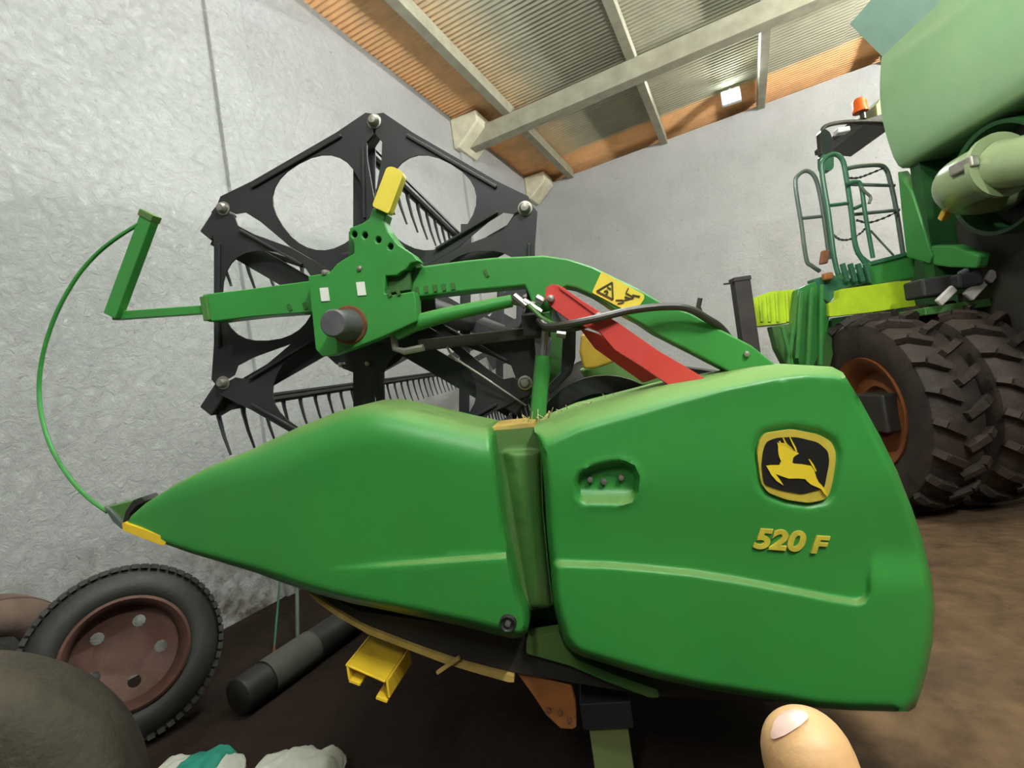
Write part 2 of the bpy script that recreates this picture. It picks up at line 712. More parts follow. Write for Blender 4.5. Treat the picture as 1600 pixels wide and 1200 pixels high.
def floor_mat():
    m = mat('trodden_red_earth', (.115, .07, .038), .95, var=.35, vscale=7, col2=(.05, .028, .02), c2scale=2.3, c2lo=.5, c2hi=.68,
            dust=(.16, .11, .062), dustamt=.4, bump=.8, bscale=14, spec=.15)
    N, L = m.node_tree.nodes, m.node_tree.links
    b = N['Principled BSDF']
    src = b.inputs['Base Color'].links[0].from_socket
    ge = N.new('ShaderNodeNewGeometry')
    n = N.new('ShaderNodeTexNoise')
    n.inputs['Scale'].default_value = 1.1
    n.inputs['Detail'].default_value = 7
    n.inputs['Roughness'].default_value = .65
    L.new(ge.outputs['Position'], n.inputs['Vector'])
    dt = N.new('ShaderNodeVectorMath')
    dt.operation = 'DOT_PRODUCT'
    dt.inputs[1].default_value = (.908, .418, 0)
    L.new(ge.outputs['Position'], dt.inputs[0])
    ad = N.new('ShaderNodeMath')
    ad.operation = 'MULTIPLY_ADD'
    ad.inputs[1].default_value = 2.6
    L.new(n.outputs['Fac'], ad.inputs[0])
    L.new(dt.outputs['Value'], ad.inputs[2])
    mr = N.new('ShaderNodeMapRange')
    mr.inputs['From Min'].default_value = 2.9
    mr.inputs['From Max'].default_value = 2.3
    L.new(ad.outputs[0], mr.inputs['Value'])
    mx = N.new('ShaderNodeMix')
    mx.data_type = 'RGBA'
    mx.inputs['B'].default_value = (.022, .014, .011, 1)   # near-black brown on the header and left-wall side, ragged edge
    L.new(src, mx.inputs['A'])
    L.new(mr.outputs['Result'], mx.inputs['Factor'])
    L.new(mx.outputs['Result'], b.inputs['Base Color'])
    return m


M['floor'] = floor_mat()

# ------------------------------------------------------------------ the shed
A = 4.1
rc = ray(832, 283)
B = (rc * (-A / rc[0]))[1]
ZE = 6.33                                 # eave height on the left wall
SL = .05                                  # roof slope to the right


def roofz(x):
    return ZE + .02 + SL * (x + A)


XR, YF = 9.5, -5.0                        # the shed is open to the right and towards the viewer


def struct(o):
    o['kind'] = 'structure'
    return o


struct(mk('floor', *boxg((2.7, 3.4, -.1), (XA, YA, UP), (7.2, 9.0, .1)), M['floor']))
struct(mk('wall_left', *boxg((-A - .12, (B + YF) / 2, ZE / 2 + .05), (XA, YA, UP), (.12, (B - YF) / 2 + .2, ZE / 2 + .05)), M['wall']))
bw = [(-A, 0), (XR, 0), (XR, roofz(XR) - .12), (-A, roofz(-A) - .12)]
Vb = [np.array([x, B, z]) for x, z in bw]
struct(mk('wall_back', Vb + [v + YA * .24 for v in Vb], [(0, 1, 2, 3), (7, 6, 5, 4), (0, 4, 5, 1), (1, 5, 6, 2), (2, 6, 7, 3), (3, 7, 4, 0)], M['wall']))
# shallow pilasters that carry the roof beams
for i, y in enumerate((3.5, 8.25)):
    struct(mk('trim_%d' % (i + 1), *boxg((-A + .02, y, (ZE - .35) / 2), (XA, YA, UP), (.03, .2, (ZE - .35) / 2)), M['wall'], bevel=.01))
# corbels on top of them
for i, (y, w, d) in enumerate(((8.2, .34, .32), (B - .3, .28, .3))):
    pts = [(0, .1), (.1, .1), (d + .2, .42), (d + .2, .62), (0, .62)]
    V = [np.array([-A + x, y - w, ZE - .62 + z]) for x, z in pts]
    V += [v + YA * 2 * w for v in V]
    n = len(pts)
    Fc = [tuple(range(n)), tuple(range(2 * n - 1, n - 1, -1))] + [(k, (k + 1) % n, (k + 1) % n + n, k + n) for k in range(n)]
    struct(mk('trim_%d' % (i + 3), V, Fc, M['concrete_pale'], bevel=.03))
# corrugated roof: sheets side by side along the left wall, laid in courses from eave to ridge
ceil = thing('ceiling', None, None, (0, 0, ZE), kind='structure')
RM = roof_mat(A, B)
SW, PITCH = 1.06, .0883
courses = [(-A - .25, -1.0), (-1.12, 2.2), (2.08, XR)]
for ci, (x0, x1) in enumerate(courses):
    nper = int(SW / PITCH)
    ny = nper * 6
    V, Fc = [], []
    for j in range(ny + 1):
        y = j * PITCH / 6
        z = .012 * math.sin(2 * math.pi * j / 6)
        for x in (x0, x1):
            V.append((x, y, roofz(x) - ZE + z + .035 + .012 * ci))
    for j in range(ny):
        Fc.append((2 * j, 2 * j + 1, 2 * j + 3, 2 * j + 2))
    me = None
    y = YF
    while y < B + .3:
        if me is None:
            o = mk('roof_sheet', np.array(V) + np.array([0, y, ZE]), Fc, RM, ceil, smooth='all', recalc=False)
            me = o.data
            # keep the mesh local so that every sheet of the course can share it
            for v in me.vertices:
                v.co.y -= y
        else:
            o = bpy.data.objects.new('roof_sheet', me)
            COL.objects.link(o)
            o.parent = ceil
        o.location = (0, y, 0)
        y += nper * PITCH
# purlins, along the left wall
PX = []
for p in ((890, 260), (1035, 205), (1185, 140), (1380, 75)):
    r = ray(*p)
    PX.append((r * (B / r[1]))[0])
PX += [PX[-1] + 2.0, PX[-1] + 4.0]
for x in PX:
    struct(mk('purlin', *boxg((x, (B + YF) / 2, roofz(x) - .1), (XA, YA, UP), (.07, (B - YF) / 2, .1)), M['concrete'], bevel=.008))
# main beams, across the shed
for y in (8.25, 3.5, -1.2):
    p, q = np.array([-A, y, roofz(-A) - .34]), np.array([XR, y, roofz(XR) - .34])
    struct(mk('roof_beam', *barg(p, q, .24, .3), M['concrete'], bevel=.012))
# a thin cable slung under the roof near the back wall
tag(tube('power_cable', spline([PD(960, 160, 10.3), PD(1050, 128, 10.2), PD(1142, 118, 10.05), PD(1240, 80, 9.9), PD(1330, 60, 9.8)]), .008, M['chain'], n=6),
    'thin cable strung under the roof above the floodlight', 'cable')

# ------------------------------------------------------------------ lamps
r = ray(1142, 150)
lp = r * ((B - 1.0) / r[1]) + CAM
fl = thing('floodlight', 'bright white floodlight glowing at the top of the back wall', 'lamp', lp)
mk('housing', *boxg(lp + YA * .04, (XA, YA, UP), (.17, .05, .13)), M['lamp_body'], fl, bevel=.015)
mk('lens', *boxg(lp - YA * .02, (XA, YA, UP), (.14, .012, .1)), M['lamp_glow'], fl, bevel=.005)
mk('bracket', *boxg((lp[0], lp[1] + .05, (lp[2] + .12 + roofz(lp[0])) / 2), (XA, YA, UP), (.02, .02, (roofz(lp[0]) - lp[2] - .12) / 2)), M['lamp_body'], fl)
ld = bpy.data.lights.new('floodlight_beam', 'SPOT')
ld.energy = 500
ld.spot_size = math.radians(130)
ld.spot_blend = .6
ld.shadow_soft_size = .15
ld.color = (.95, 1, .97)
lo = bpy.data.objects.new('floodlight_beam', ld)
COL.objects.link(lo)
lo.parent = fl
lo.location = (0, -.06, 0)
lo.rotation_euler = (math.radians(-62), 0, 0)
for k, (x, y, e) in enumerate(((-.5, 2.6, 130), (2.4, -.7, 240), (.6, -3.0, 90), (5.0, 6.6, 520))):  # the last lamp is added, unseen, to brighten the back wall
    z = roofz(x) - 1.4
    t = thing('tube_lamp', ('twin tube lamp hung under the roof above the header', 'twin tube lamp hung under the roof to the right of the viewer',
                            'twin tube lamp hung under the roof behind the viewer', 'added fill lamp, unseen beyond the harvester, for the back wall')[k], 'lamp', (x, y, z), group='tube lamps under the roof')
    c = np.array([x, y, z])
    mk('housing', *boxg(c + UP * .05, (XA, YA, UP), (.03, .64, .025)), M['lamp_body'], t, bevel=.01)
    for s in (-1, 1):
        tube('tube', [c + XA * .045 * s - YA * .6, c + XA * .045 * s + YA * .6], .014, M['tube_glow'], t, n=8)
        tube('hanger', [c + YA * .5 * s + UP * .07, c + YA * .5 * s + UP * 1.4], .006, M['chain'], t, n=6)
    for q in (-.4, 0, .4):                  # the tubes shine all round
        la = bpy.data.lights.new('tube_light', 'POINT')
        la.energy = e * .8
        la.shadow_soft_size = .07
        la.color = (.96, 1.0, .98) if k < 3 else (1.0, .97, .9)
        lo = bpy.data.objects.new('tube_light', la)
        COL.objects.link(lo)
        lo.parent = t
        lo.location = (0, q, -.1)
    la = bpy.data.lights.new('roof_fill', 'AREA')  # extra upward fill added to brighten the roof
    la.shape = 'RECTANGLE'
    la.size, la.size_y = .16, 1.24
    la.energy = e * 1.3
    la.color = (.95, .98, 1.0)
    lo = bpy.data.objects.new('roof_fill', la)
    COL.objects.link(lo)
    lo.parent = t
    lo.location = (0, 0, .1)
    lo.rotation_euler = (math.pi, 0, 0)

# ------------------------------------------------------------------ the harvester header
hb = HP(950, 1100, 1.7)
H = thing('combine_header', 'long green grain header with black reel, end panel marked 520 F and yellow deer emblem', 'header', (hb[0], hb[1], 0))
U0 = 1.50
# --- front nose panel
NT = [(205, 806), (228, 786), (275, 756), (325, 730), (400, 699), (467, 667), (533, 641), (560, 634), (590, 632), (630, 639), (683, 652), (720, 661), (758, 669)]
NR = [(766, 673), (770, 682), (780, 750), (788, 817), (800, 873), (813, 933), (824, 960), (827, 976), (824, 988), (815, 996), (800, 998)]
NB = [(733, 981), (667, 967), (600, 953), (550, 943), (487, 926), (437, 909), (400, 895), (300, 865), (258, 850), (230, 838), (196, 822)]
nose = NT + NR + NB


def h_nose(x, y, d):
    P = np.stack([x, y], 1)
    dt = dist_poly(P, NT)
    do = dist_poly(P, NR)
    db = dist_poly(P, NR[-1:] + NB)
    taper = np.clip((x - 190) / 260, .12, 1)
    h = .085 * taper * rnd(dt / (58 * taper + 4)) * rnd(do / 9) * rnd(db / (10 * taper + 3))
    yc = 884 - (x - 500) * .074
    h += .02 * sm((y - yc) / 11) * sm((x - 480) / 200) * np.clip(do / 9, 0, 1) * np.clip(db / 12, 0, 1)
    # lower rear corner runs flat round the fixing bolt
    return h


relief('nose_panel', nose, U0, .2, M['green'], H, h_nose, step=9, lines=[([(490, 890), (812, 867)], (-6, -3, 0, 3, 6))])
for cx, cy in ((794, 973),):
    c = HP(cx, cy, U0 - float(h_nose(np.array([float(cx)]), np.array([float(cy)]), None)[0]) - .004)
    bo = lathe('bolt_hole', [(0, .0), (.015, .0), (.017, -.006), (.021, -.01), (.024, -.004), (.024, .02)], c, HU, M['black_rubber'], H, n=20)
    lathe('bolt', [(0, -.012), (.008, -.011), (.009, 0), (.009, .016)], c, HU, M['steel'], bo, n=6, smooth=False)
# --- yellow wear shoe and dark tip
shoe = prism('tip_shoe', rounded([(190, 816), (200, 819), (254, 838), (260, 846), (257, 853), (246, 850), (192, 829)], 4), U0 - .02, .09, M['yellow'], H, bevel=.004, label='yellow wear shoe')
tip = prism('tip_socket', [(160, 791), (172, 797), (186, 812), (192, 818), (190, 828), (176, 816)], U0 + .0, .05, M['rail_grey'], H, bevel=.004)
prism('tip_wedge', [(164, 793), (200, 784), (221, 780), (208, 791), (197, 806), (192, 818), (180, 806)], U0 + .012, .07, M['green_dull'], H, bevel=.003)
prism('tip_gap_shade', [(208, 782), (221, 777), (227, 783), (213, 790), (203, 802), (198, 818), (192, 817), (196, 800)], U0 + .004, .06, M['black_rubber'], H)  # dark strip standing in for the shaded gap
# --- narrow filler panel between nose and rear panel
FT = [(762, 673), (833, 668)]
FR = [(840, 690), (846, 716), (849, 800), (857, 883), (864, 944)]
FB = [(856, 950), (829, 953), (817, 930), (803, 880), (790, 820), (782, 750), (772, 680)]
fil = FT + FR + FB


def h_fil(x, y, d):
    P = np.stack([x, y], 1)
    di = np.minimum(dist_poly(P, FR), 1e9)
    t = sm((y - 702) / 8) * rnd(np.clip(di - 3, 0, 99) / 8) * sm((x - (785 + (y - 700) * .17)) / 7) * rnd(np.clip(951 - y, 0, 99) / 9)
    return .006 + .03 * t


relief('filler_panel', fil, U0 + .06, .14, M['green_dull'], H, h_fil, step=5, rings=(1.5, 3.5, 6), rs=5, lines=[([(783, 690), (829, 951)], (-1, 1, 3, 5, 7, 9)), ([(775, 706), (846, 706)], (-5, -2.5, 0, 2.5, 5))])
prism('filler_top_trim', [(764, 668), (834, 661), (836, 667), (766, 674)], U0 + .055, .16, M['strip'], H)
# --- rear end panel
RT = [(834, 668), (900, 641), (1000, 616), (1050, 603), (1100, 595), (1150, 585), (1200, 575), (1250, 570), (1300, 573), (1317, 582)]
RR = [(1344, 625), (1376, 683), (1402, 736), (1425, 794), (1442, 845), (1455, 900), (1460, 945), (1458, 1000), (1450, 1041), (1438, 1085), (1430, 1106), (1420, 1112)]
RB = [(1397, 1112), (1330, 1110), (1275, 1106), (1225, 1097), (1100, 1077), (1026, 1061), (969, 1044), (912, 1027), (894, 1018), (886, 1008)]
RL = [(881, 1001), (870, 968), (863, 934), (860, 888), (855, 840), (850, 760), (845, 713), (838, 685)]
rear = RT + RR + RB + RL
FOLD = [(846, 706), (912, 676), (1019, 646), (1131, 613), (1210, 597), (1260, 590), (1310, 592)]
RCX = np.array([840, 866, 950, 1000, 1080, 1150, 1230, 1300, 1340, 1480])
RCY = np.array([879, 880, 883, 887, 895, 906, 921, 935, 941, 962])
REC = [(897, 752), (905, 737), (925, 727), (950, 721), (975, 719), (992, 727), (1000, 745), (998, 768), (988, 785), (972, 790), (910, 789), (899, 778)]
EMB = [(1183, 706), (1187, 688), (1196, 677), (1238, 671), (1280, 679), (1299, 690), (1306, 706), (1306, 720), (1302, 748), (1296, 773), (1288, 781), (1264, 786), (1229, 781), (1200, 770), (1189, 754)]
foldy = lambda x: np.interp(x, [p[0] for p in FOLD], [p[1] for p in FOLD])
topy = lambda x: np.interp(x, [p[0] for p in RT], [p[1] for p in RT])


def h_rear(x, y, d):
    P = np.stack([x, y], 1)
    f, t0 = foldy(x), topy(x)
    top = np.clip((y - t0) / np.maximum(f - t0, 6), 0, 1)
    dl = dist_poly(P, RL)
    dr = dist_poly(P, RR)
    db = dist_poly(P, RB)
    h = .085 * np.sin(top * math.pi / 2) ** .8 * rnd(dl / 12) * rnd(dr / 12) * rnd(db / 12)
    g1 = y - np.interp(x, RCX, RCY)
    g2 = x - (1358 - (y - 900) * .05)
    r0 = 22
    a, b = np.maximum(g1 + r0, 0), np.maximum(g2 + r0, 0)
    out = np.where((a > 0) & (b > 0), np.hypot(a, b) - r0, np.maximum(g1, g2))
    fade = np.where(g2 > g1, sm((y - 850) / 80), 1)
    h += .022 * sm(out / 15 + .5) * fade * rnd(dl / 12) * rnd(db / 12) * rnd(dr / 14)
    # broad crown above the crease
    h += .012 * sm((y - 620) / 150) * sm((880 - y) / 150)
    # handle pocket
    ins = inside(P, REC)
    dd = dist_poly(P, REC, True)
    s = np.where(ins, dd, -dd)
    lowedge = np.clip((y - 765) / 24, 0, 1)
    h -= .04 * np.where(ins, np.clip(s / 9, 0, 1), 0) * np.where(y > 765, 1 - .9 * lowedge, 1)
    h += .004 * np.where(ins, 0, sm(1 - dd / 9))
    # emblem dish
    ie = inside(P, EMB)
    de = dist_poly(P, EMB, True)
    se = np.where(ie, de, -de)
    h -= .012 * sm((se + 12) / 12)
    return h


relief('end_panel', rear, U0, .24, M['green'], H, h_rear, step=6, rings=(2, 5, 9, 14, 19),
       lines=[(spline([(x, y) for x, y in zip(RCX[1:-2], RCY[1:-2])] + [(1335, 940), (1349, 934), (1357, 921), (1359, 900), (1361, 860)], 6), (-10, -7, -4, -1, 2, 5, 8, 11)),
              (FOLD[:5], (-6, -3, 0, 3, 6)), (REC + REC[:1], (-9, -4.5, 0, 4.5, 9)), (EMB + EMB[:1], (-12, -8, -4, 0, 4, 8, 12))])
hA = lambda x, y: U0 - float(h_rear(np.array([float(x)]), np.array([float(y)]), None)[0])
ub = hA(945, 752)
for x, y in ((922, 748), (943, 751), (970, 745)):
    c = HP(x, y, ub)
    lathe('bolt', [(0, -.016), (.008, -.015), (.009, -.008), (.009, .003)], c, HU, M['steel'], H, n=8)
# emblem: gold shield rim, black field, leaping deer
eu = hA(1240, 730) - .012
emb = prism('emblem', rounded(EMB, 7, 3), eu, .01, M['emblem_rim'], H, bevel=.003, label='black and yellow shield emblem with a leaping deer')
INN = [(1193, 703), (1198, 690), (1214, 684), (1245, 683), (1278, 691), (1294, 705), (1296, 722), (1288, 763), (1253, 772), (1220, 766), (1194, 757), (1190, 728)]
prism('emblem_field', rounded(INN, 6, 3), eu - .003, .004, M['emblem_black'], emb)
q = lambda L: [(1150 + a / 5.455, 660 + b / 5.455) for a, b in L]
deer = [(258, 372), (300, 366), (372, 366), (386, 332), (368, 292), (361, 252), (360, 205), (352, 170), (378, 182), (400, 176), (436, 186), (470, 210), (497, 240), (538, 266), (505, 284), (488, 302), (480, 345),
        (505, 355), (560, 358), (640, 372), (668, 410), (685, 470), (705, 510), (735, 540), (760, 580), (784, 634), (750, 606), (725, 567), (690, 552), (640, 530), (610, 505), (590, 482), (520, 478), (450, 480), (400, 462), (338, 440), (370, 482), (408, 540), (350, 502), (305, 452), (280, 408)]
prism('deer', q(deer), eu - .006, .004, M['emblem_yellow'], emb)
for L in ([(398, 130), (406, 132), (432, 178), (470, 212), (505, 250), (494, 254), (455, 218), (420, 186)], [(452, 118), (460, 120), (490, 175), (512, 215), (522, 250), (511, 250), (500, 222), (478, 180)],
          [(366, 165), (374, 160), (398, 186), (420, 200), (412, 208), (388, 196)]):
    prism('antler', q(L), eu - .006, .004, M['emblem_yellow'], emb)
prism('deer_tail', q([(620, 315), (630, 316), (662, 360), (688, 414), (680, 420), (650, 372)]), eu - .006, .004, M['emblem_yellow'], emb)


# raised model number
def lettering(s, x0, y0, x1, y1, u, size_px, parent, m, name):
    cu = bpy.data.curves.new('lettering', 'FONT')
    cu.body = s
    cu.size = 1
    cu.extrude = .05
    cu.bevel_depth = .012
    cu.shear = .25
    cu.offset = .03
    to = bpy.data.objects.new('lettering', cu)
    COL.objects.link(to)
    dg = bpy.context.evaluated_depsgraph_get()
    me = bpy.data.meshes.new_from_object(to.evaluated_get(dg))
    V = np.array([v.co[:] for v in me.vertices])
    Fc = [tuple(p.vertices) for p in me.polygons]
    bpy.data.objects.remove(to)
    V[:, 0] -= V[:, 0].min()
    V[:, 1] -= V[:, 1].min()
    W, Hh = V[:, 0].max(), V[:, 1].max()
    o, e = HP(x0, y0, u), HP(x1, y1, u)
    ax = e - o
    up = HP(x0, y0 - size_px, u) - HP(x0, y0, u)
    out = [o + ax * (v[0] / W) + up * (v[1] / Hh) - HU * (v[2] * .06) for v in V]
    return mk(name, out, Fc, m, parent, recalc=False)


nu = hA(1235, 845) - .002
lettering('520', 1176, 857, 1259, 863, nu, 33, H, M['number'], 'model_number')
lettering('F', 1266, 864, 1297, 866, nu, 28, H, M['number'], 'model_letter')

# --- structure behind the panels
sheet = [(500, 690), (560, 665), (700, 680), (832, 690), (1000, 640), (1250, 596), (1310, 610), (1420, 860), (1430, 1000), (1400, 1090), (1230, 1075), (1030, 1078), (893, 1040), (822, 1022), (700, 990), (560, 960), (480, 915)]
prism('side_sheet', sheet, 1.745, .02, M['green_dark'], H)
pan = [(484, 924), (505, 942), (560, 972), (640, 1003), (720, 1030), (800, 1050), (1020, 1088), (1200, 1096), (1410, 1100), (1432, 1000), (1330, 640), (1300, 600), (1288, 604), (1400, 960), (1395, 1040), (1300, 1060), (1050, 1050), (830, 1000), (700, 975), (560, 955), (487, 918)]
prism('floor_pan', pan, 1.6, 6.1, M['pan'], H)
prism('skid_strip', [(478, 924), (500, 936), (530, 957), (560, 975), (580, 984), (640, 1007), (700, 1029), (760, 1047), (803, 1057), (803, 1066), (795, 1066), (755, 1055), (695, 1037), (640, 1016), (575, 991), (528, 964), (498, 943)], 1.585, .05, M['strip'], H)
mk('cable_tie', *barg(HP(683, 1051, 1.57), HP(718, 1027, 1.575), .012, .01), M['strip'], H)
prism('inner_gusset', rounded([(823, 996), (873, 988), (884, 1014), (900, 1030), (960, 1054), (1028, 1078), (1030, 1090), (1015, 1090), (950, 1066), (890, 1040), (822, 1021)], 4), 1.57, .05, M['green_dull'], H, bevel=.004)
prism('support_bracket', [(803, 1046), (893, 1072), (900, 1100), (901, 1136), (894, 1140), (876, 1139), (853, 1118), (835, 1090)], 1.62, .03, M['rust_orange'], H, bevel=.004, label='orange rusty support bracket')
for x, y in ((857, 1108), (875, 1112), (890, 1124)):
    lathe('bolt', [(0, -.01), (.008, -.008), (.008, .005)], HP(x, y, 1.62), HU, M['rust'], H, n=6)
# yellow channel hook under the cutter bar
hk = thing
c0, c1, c2, c3 = HP(577, 992, 1.72), HP(637, 1013, 1.72), HP(602, 1064, 1.5), HP(540, 1037, 1.5)
mb = MB()


def quadplate(a, b, c, d, t):
    a, b, c, d = map(np.array, (a, b, c, d))
    n = nrm(np.cross(b - a, d - a)) * t
    return [a, b, c, d, a + n, b + n, c + n, d + n], BOXF


side = nrm(c1 - c0)
run = nrm(c3 - c0)
dn = -UP
hook = prism  # plates of the bent channel
y1 = mk('safety_stop', *quadplate(c0, c1, c2, c3, .008), M['yellow'], H, bevel=.003, label='yellow bent steel channel under the cutter bar')
L0 = np.linalg.norm(c3 - c0)
for a, b, sg in ((c0, c3, 1), (c1, c2, -1)):
    lip = b + dn * .055
    mk('flange', *quadplate(a, b, lip, a + dn * .055, .008), M['yellow'], y1, bevel=.003)
    mk('return_lip', *quadplate(lip + dn * .006, lip + side * sg * .04 + dn * .006, lip + side * sg * .04 + dn * .006 - run * L0 * .9, lip + dn * .006 - run * L0 * .9, .012), M['yellow'], y1, bevel=.003)
# pale prop under the header
pt, pz = HP(949, 1118, 1.75), 0
st = thing('support_stand', 'pale olive steel prop standing under the green header', 'stand', (pt[0], pt[1], 0))
mk('post', *boxg((pt[0], pt[1], pt[2] / 2), (HS, HU * np.array([1, 1, 0]), UP), (.066, .05, pt[2] / 2)), M['stand'], st, bevel=.004)
mk('foot_plate', *boxg((pt[0], pt[1], .008), (HS, HU * np.array([1, 1, 0]), UP), (.15, .15, .008)), M['stand'], st, bevel=.003)
mk('head_bracket', *boxg((pt[0], pt[1], pt[2] + .045), (HS, HU * np.array([1, 1, 0]), UP), (.085, .07, .045)), M['black'], st, bevel=.004)
# rear prop, hidden behind the end panel, carries the other end
for k, (px_, uu) in enumerate(((1010, 4.4), (940, 7.0))):
    p_ = HP(px_, 900, uu)
    pf = HP(1180, 1085, 1.8)
    zt = pf[2] + (uu - 1.8) * HU[2]
    s2 = thing('support_stand', ('dark steel prop under the middle of the header', 'dark steel prop under the far end of the header')[k], 'stand', (p_[0], p_[1], 0))
    mk('post', *boxg((p_[0], p_[1], zt / 2), (HS, HU * np.array([1, 1, 0]), UP), (.05, .05, zt / 2)), M['pan'], s2)
    mk('foot_plate', *boxg((p_[0], p_[1], .008), (HS, HU * np.array([1, 1, 0]), UP), (.12, .12, .008)), M['pan'], s2)

# --- auger between the end sheets
ac = HP(945, 700, 1.85)
K = 1.85 / F
lathe('auger_end_ring', [(.20, -.02), (.262, -.02), (.262, .03), (.20, .03)], ac, HU, M['black'], H, n=40, closed=True)
lathe('auger_end_plate', [(0, 0), (.2, 0), (.205, .02), (.17, .05)], ac, HU, M['green_dark'], H, n=40)
tube('auger_tube', [ac + HU * .04, ac + HU * 5.7], .15, M['green_dark'], H, n=24)
V, Fc = [], []
NS = 260
for k in range(NS + 1):
    t = k / NS
    a = t * 2 * math.pi * 10
    e = HS * math.cos(a) + HV * math.sin(a)
    c = ac + HU * (.1 + 5.5 * t)
    V += [c + e * .145, c + e * .25]
for k in range(NS):
    Fc.append((2 * k, 2 * k + 1, 2 * k + 3, 2 * k + 2))
fo = mk('auger_flighting', V, Fc, M['pan'], H, smooth='all', recalc=False)
so = fo.modifiers.new('thick', 'SOLIDIFY')
so.thickness = .006
# back beam and yellow gearbox guard seen past the reel arm
prism('yellow_guard', [(908, 522), (930, 520), (960, 548), (962, 565), (930, 576), (912, 577), (905, 550)], 2.1, .2, M['yellow_dirty'], H, bevel=.01)
prism('grey_upright', [(880, 512), (900, 512), (899, 560), (893, 584), (872, 604), (860, 616), (852, 606), (876, 582)], 1.84, .04, M['black'], H, bevel=.004)
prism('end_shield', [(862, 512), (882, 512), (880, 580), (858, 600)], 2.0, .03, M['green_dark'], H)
prism('green_crossbar', [(905, 578), (960, 562), (1010, 572), (1060, 590), (1055, 605), (960, 600), (915, 592)], 2.4, .15, M['green_dull'], H, bevel=.01)

# --- the reel
UR_ = 1.80
kx = UR_ / F
RC = HP(585, 462, UR_)


def RQ(rp, ang, u=UR_, cx=585, cy=462):      # polar pixel position in the plane of the reel plate
    return (cx + rp * math.cos(ang), cy - rp * math.sin(ang))


def rpt(x, y, u):                            # point of the reel plate's pixel plane, carried to u
    return HP(x, y, UR_) + HU * (u - UR_)


seg0 = None
TH0 = math.radians(90)
for i in range(6):
    a0 = TH0 + i * math.pi / 3
    a1 = a0 + math.pi / 3
    am = (a0 + a1) / 2

    def off(rp, a, w):                       # a point on the spoke at a, moved sideways w pixels
        x, y = RQ(rp, a)
        return (x - math.sin(a) * w, y - math.cos(a) * w)
    rim0, rim1 = RQ(286, a0 + .03), RQ(286, a1 - .03)
    out = [off(60, a0, .2), off(152, a0, .3), off(172, a0, 4), off(212, a0, 11), off(240, a0, 12), off(252, a0, 2), off(284, a0, 1), off(286, a0, 14),
           RQ(262, a0 + .23), RQ(262, a1 - .23),
           off(286, a1, -14), off(284, a1, -1), off(252, a1, -2), off(240, a1, -12), off(212, a1, -11), off(172, a1, -4), off(152, a1, -.3), off(60, a1, -.2)]
    hx, hy = RQ(166, am)
    hole = []
    er = np.array([math.cos(am), -math.sin(am)])
    et = np.array([-math.sin(am), -math.cos(am)])
    for k in range(28):
        t = 2 * math.pi * k / 28
        ct, st_ = math.cos(t), math.sin(t)
        rr = abs(ct) ** 1.7
        pr = 72 * np.sign(ct) * abs(ct) ** .85
        pt_ = 70 * np.sign(st_) * abs(st_) ** .85 * (1.0 + .1 * ct)
        hole.append(np.array([hx, hy]) + er * pr + et * pt_)
    pl = prism('reel_plate', out, UR_, .006, M['black'], H, holes=[hole])
    # folded flange along the outer edge and beside the slot
    fa, fb = RQ(255, a0 + .2), RQ(255, a1 - .2)
    p0, p1 = rpt(*fa, UR_ - .004), rpt(*fb, UR_ - .004)
    mk('rib', *barg(p0, p1, .012, .012, up=HU), M['black'], pl, bevel=.003)
    p0, p1 = rpt(*off(120, a0, 14), UR_ - .006), rpt(*off(232, a0, 16), UR_ - .006)
    mk('rib', *barg(p0, p1, .008, .02, up=HU), M['black'], pl, bevel=.002)
    b = rpt(*RQ(272, a0), UR_)
    lathe('reel_bolt', [(0, -.026), (.013, -.025), (.019, -.016), (.02, -.004), (.026, -.003), (.026, .002)], b, HU, M['steel'], pl, n=16)
lathe('reel_hub', [(0, -.008), (.19, -.008), (.2, 0), (.2, .006), (0, .006)], RC, HU, M['black'], H, n=6, smooth=False)
tube('reel_shaft', [RC, RC + HU * 5.9], .07, M['black'], H, n=16)
# eccentric tine-control spider just behind, and the bats with their tines
EO = (-25, 38)
EC = rpt(585 + EO[0], 462 + EO[1], 1.85)
lathe('control_ring', [(.12, 0), (.2, 0), (.2, .006), (.12, .006)], EC, HU, M['black'], H, n=32, closed=True)
bats = []
for i in range(6):
    a = TH0 + i * math.pi / 3
    vx, vy = RQ(276, a)
    vert = rpt(vx + EO[0], vy + EO[1], 1.853)
    mk('control_arm', *barg(EC + nrm(vert - EC) * .15, vert, .085, .006, up=HU), M['black'], H)
    mk('bat_crank', *barg(rpt(vx, vy, 1.835), rpt(vx + EO[0] * 1.15, vy + EO[1] * 1.15, 1.835), .06, .05, up=HU), M['black'], H, bevel=.006)
    bp_ = rpt(vx + EO[0], vy + EO[1], 1.84)
    mbx = MB()
    mbx.add(*tubeg([bp_, bp_ + HU * 5.85], .022, 10))
    mbx.add(*barg(bp_ + HV * .02, bp_ + HU * 5.85 + HV * .02, .05, .012, up=HV))
    bt = mbx.build('reel_bat', M['black'], H)
    tl = None
    n_t = 38
    for k in range(n_t):
        p = bp_ + HU * (.03 + k * .152)
        if tl is None:
            pts = [p + HV * .015, p - HV * .045 - HS * .004, p - HV * .12 + HS * .004, p - HV * .2 + HS * .02]
            tl = tube('tine', pts, [.014, .009, .007, .005], M['black'], bt, n=6)
        else:
            o = bpy.data.objects.new('tine', tl.data)
            COL.objects.link(o)
            o.parent = bt
            o.location = Vector(HU * (k * .152))
# support spiders further along the reel and the far end plate
for uu, w in ((3.3, .07), (4.8, .07), (6.3, .07), (7.62, .3)):
    sp = MB()
    cc = RC + HU * (uu - UR_)
    for i in range(6):
        a = TH0 + i * math.pi / 3
        vx, vy = RQ(276, a)
        e = rpt(vx, vy, uu)
        sp.add(*barg(cc, e, w, .006, up=HU))
    sp.build('reel_spider', M['black'], H)

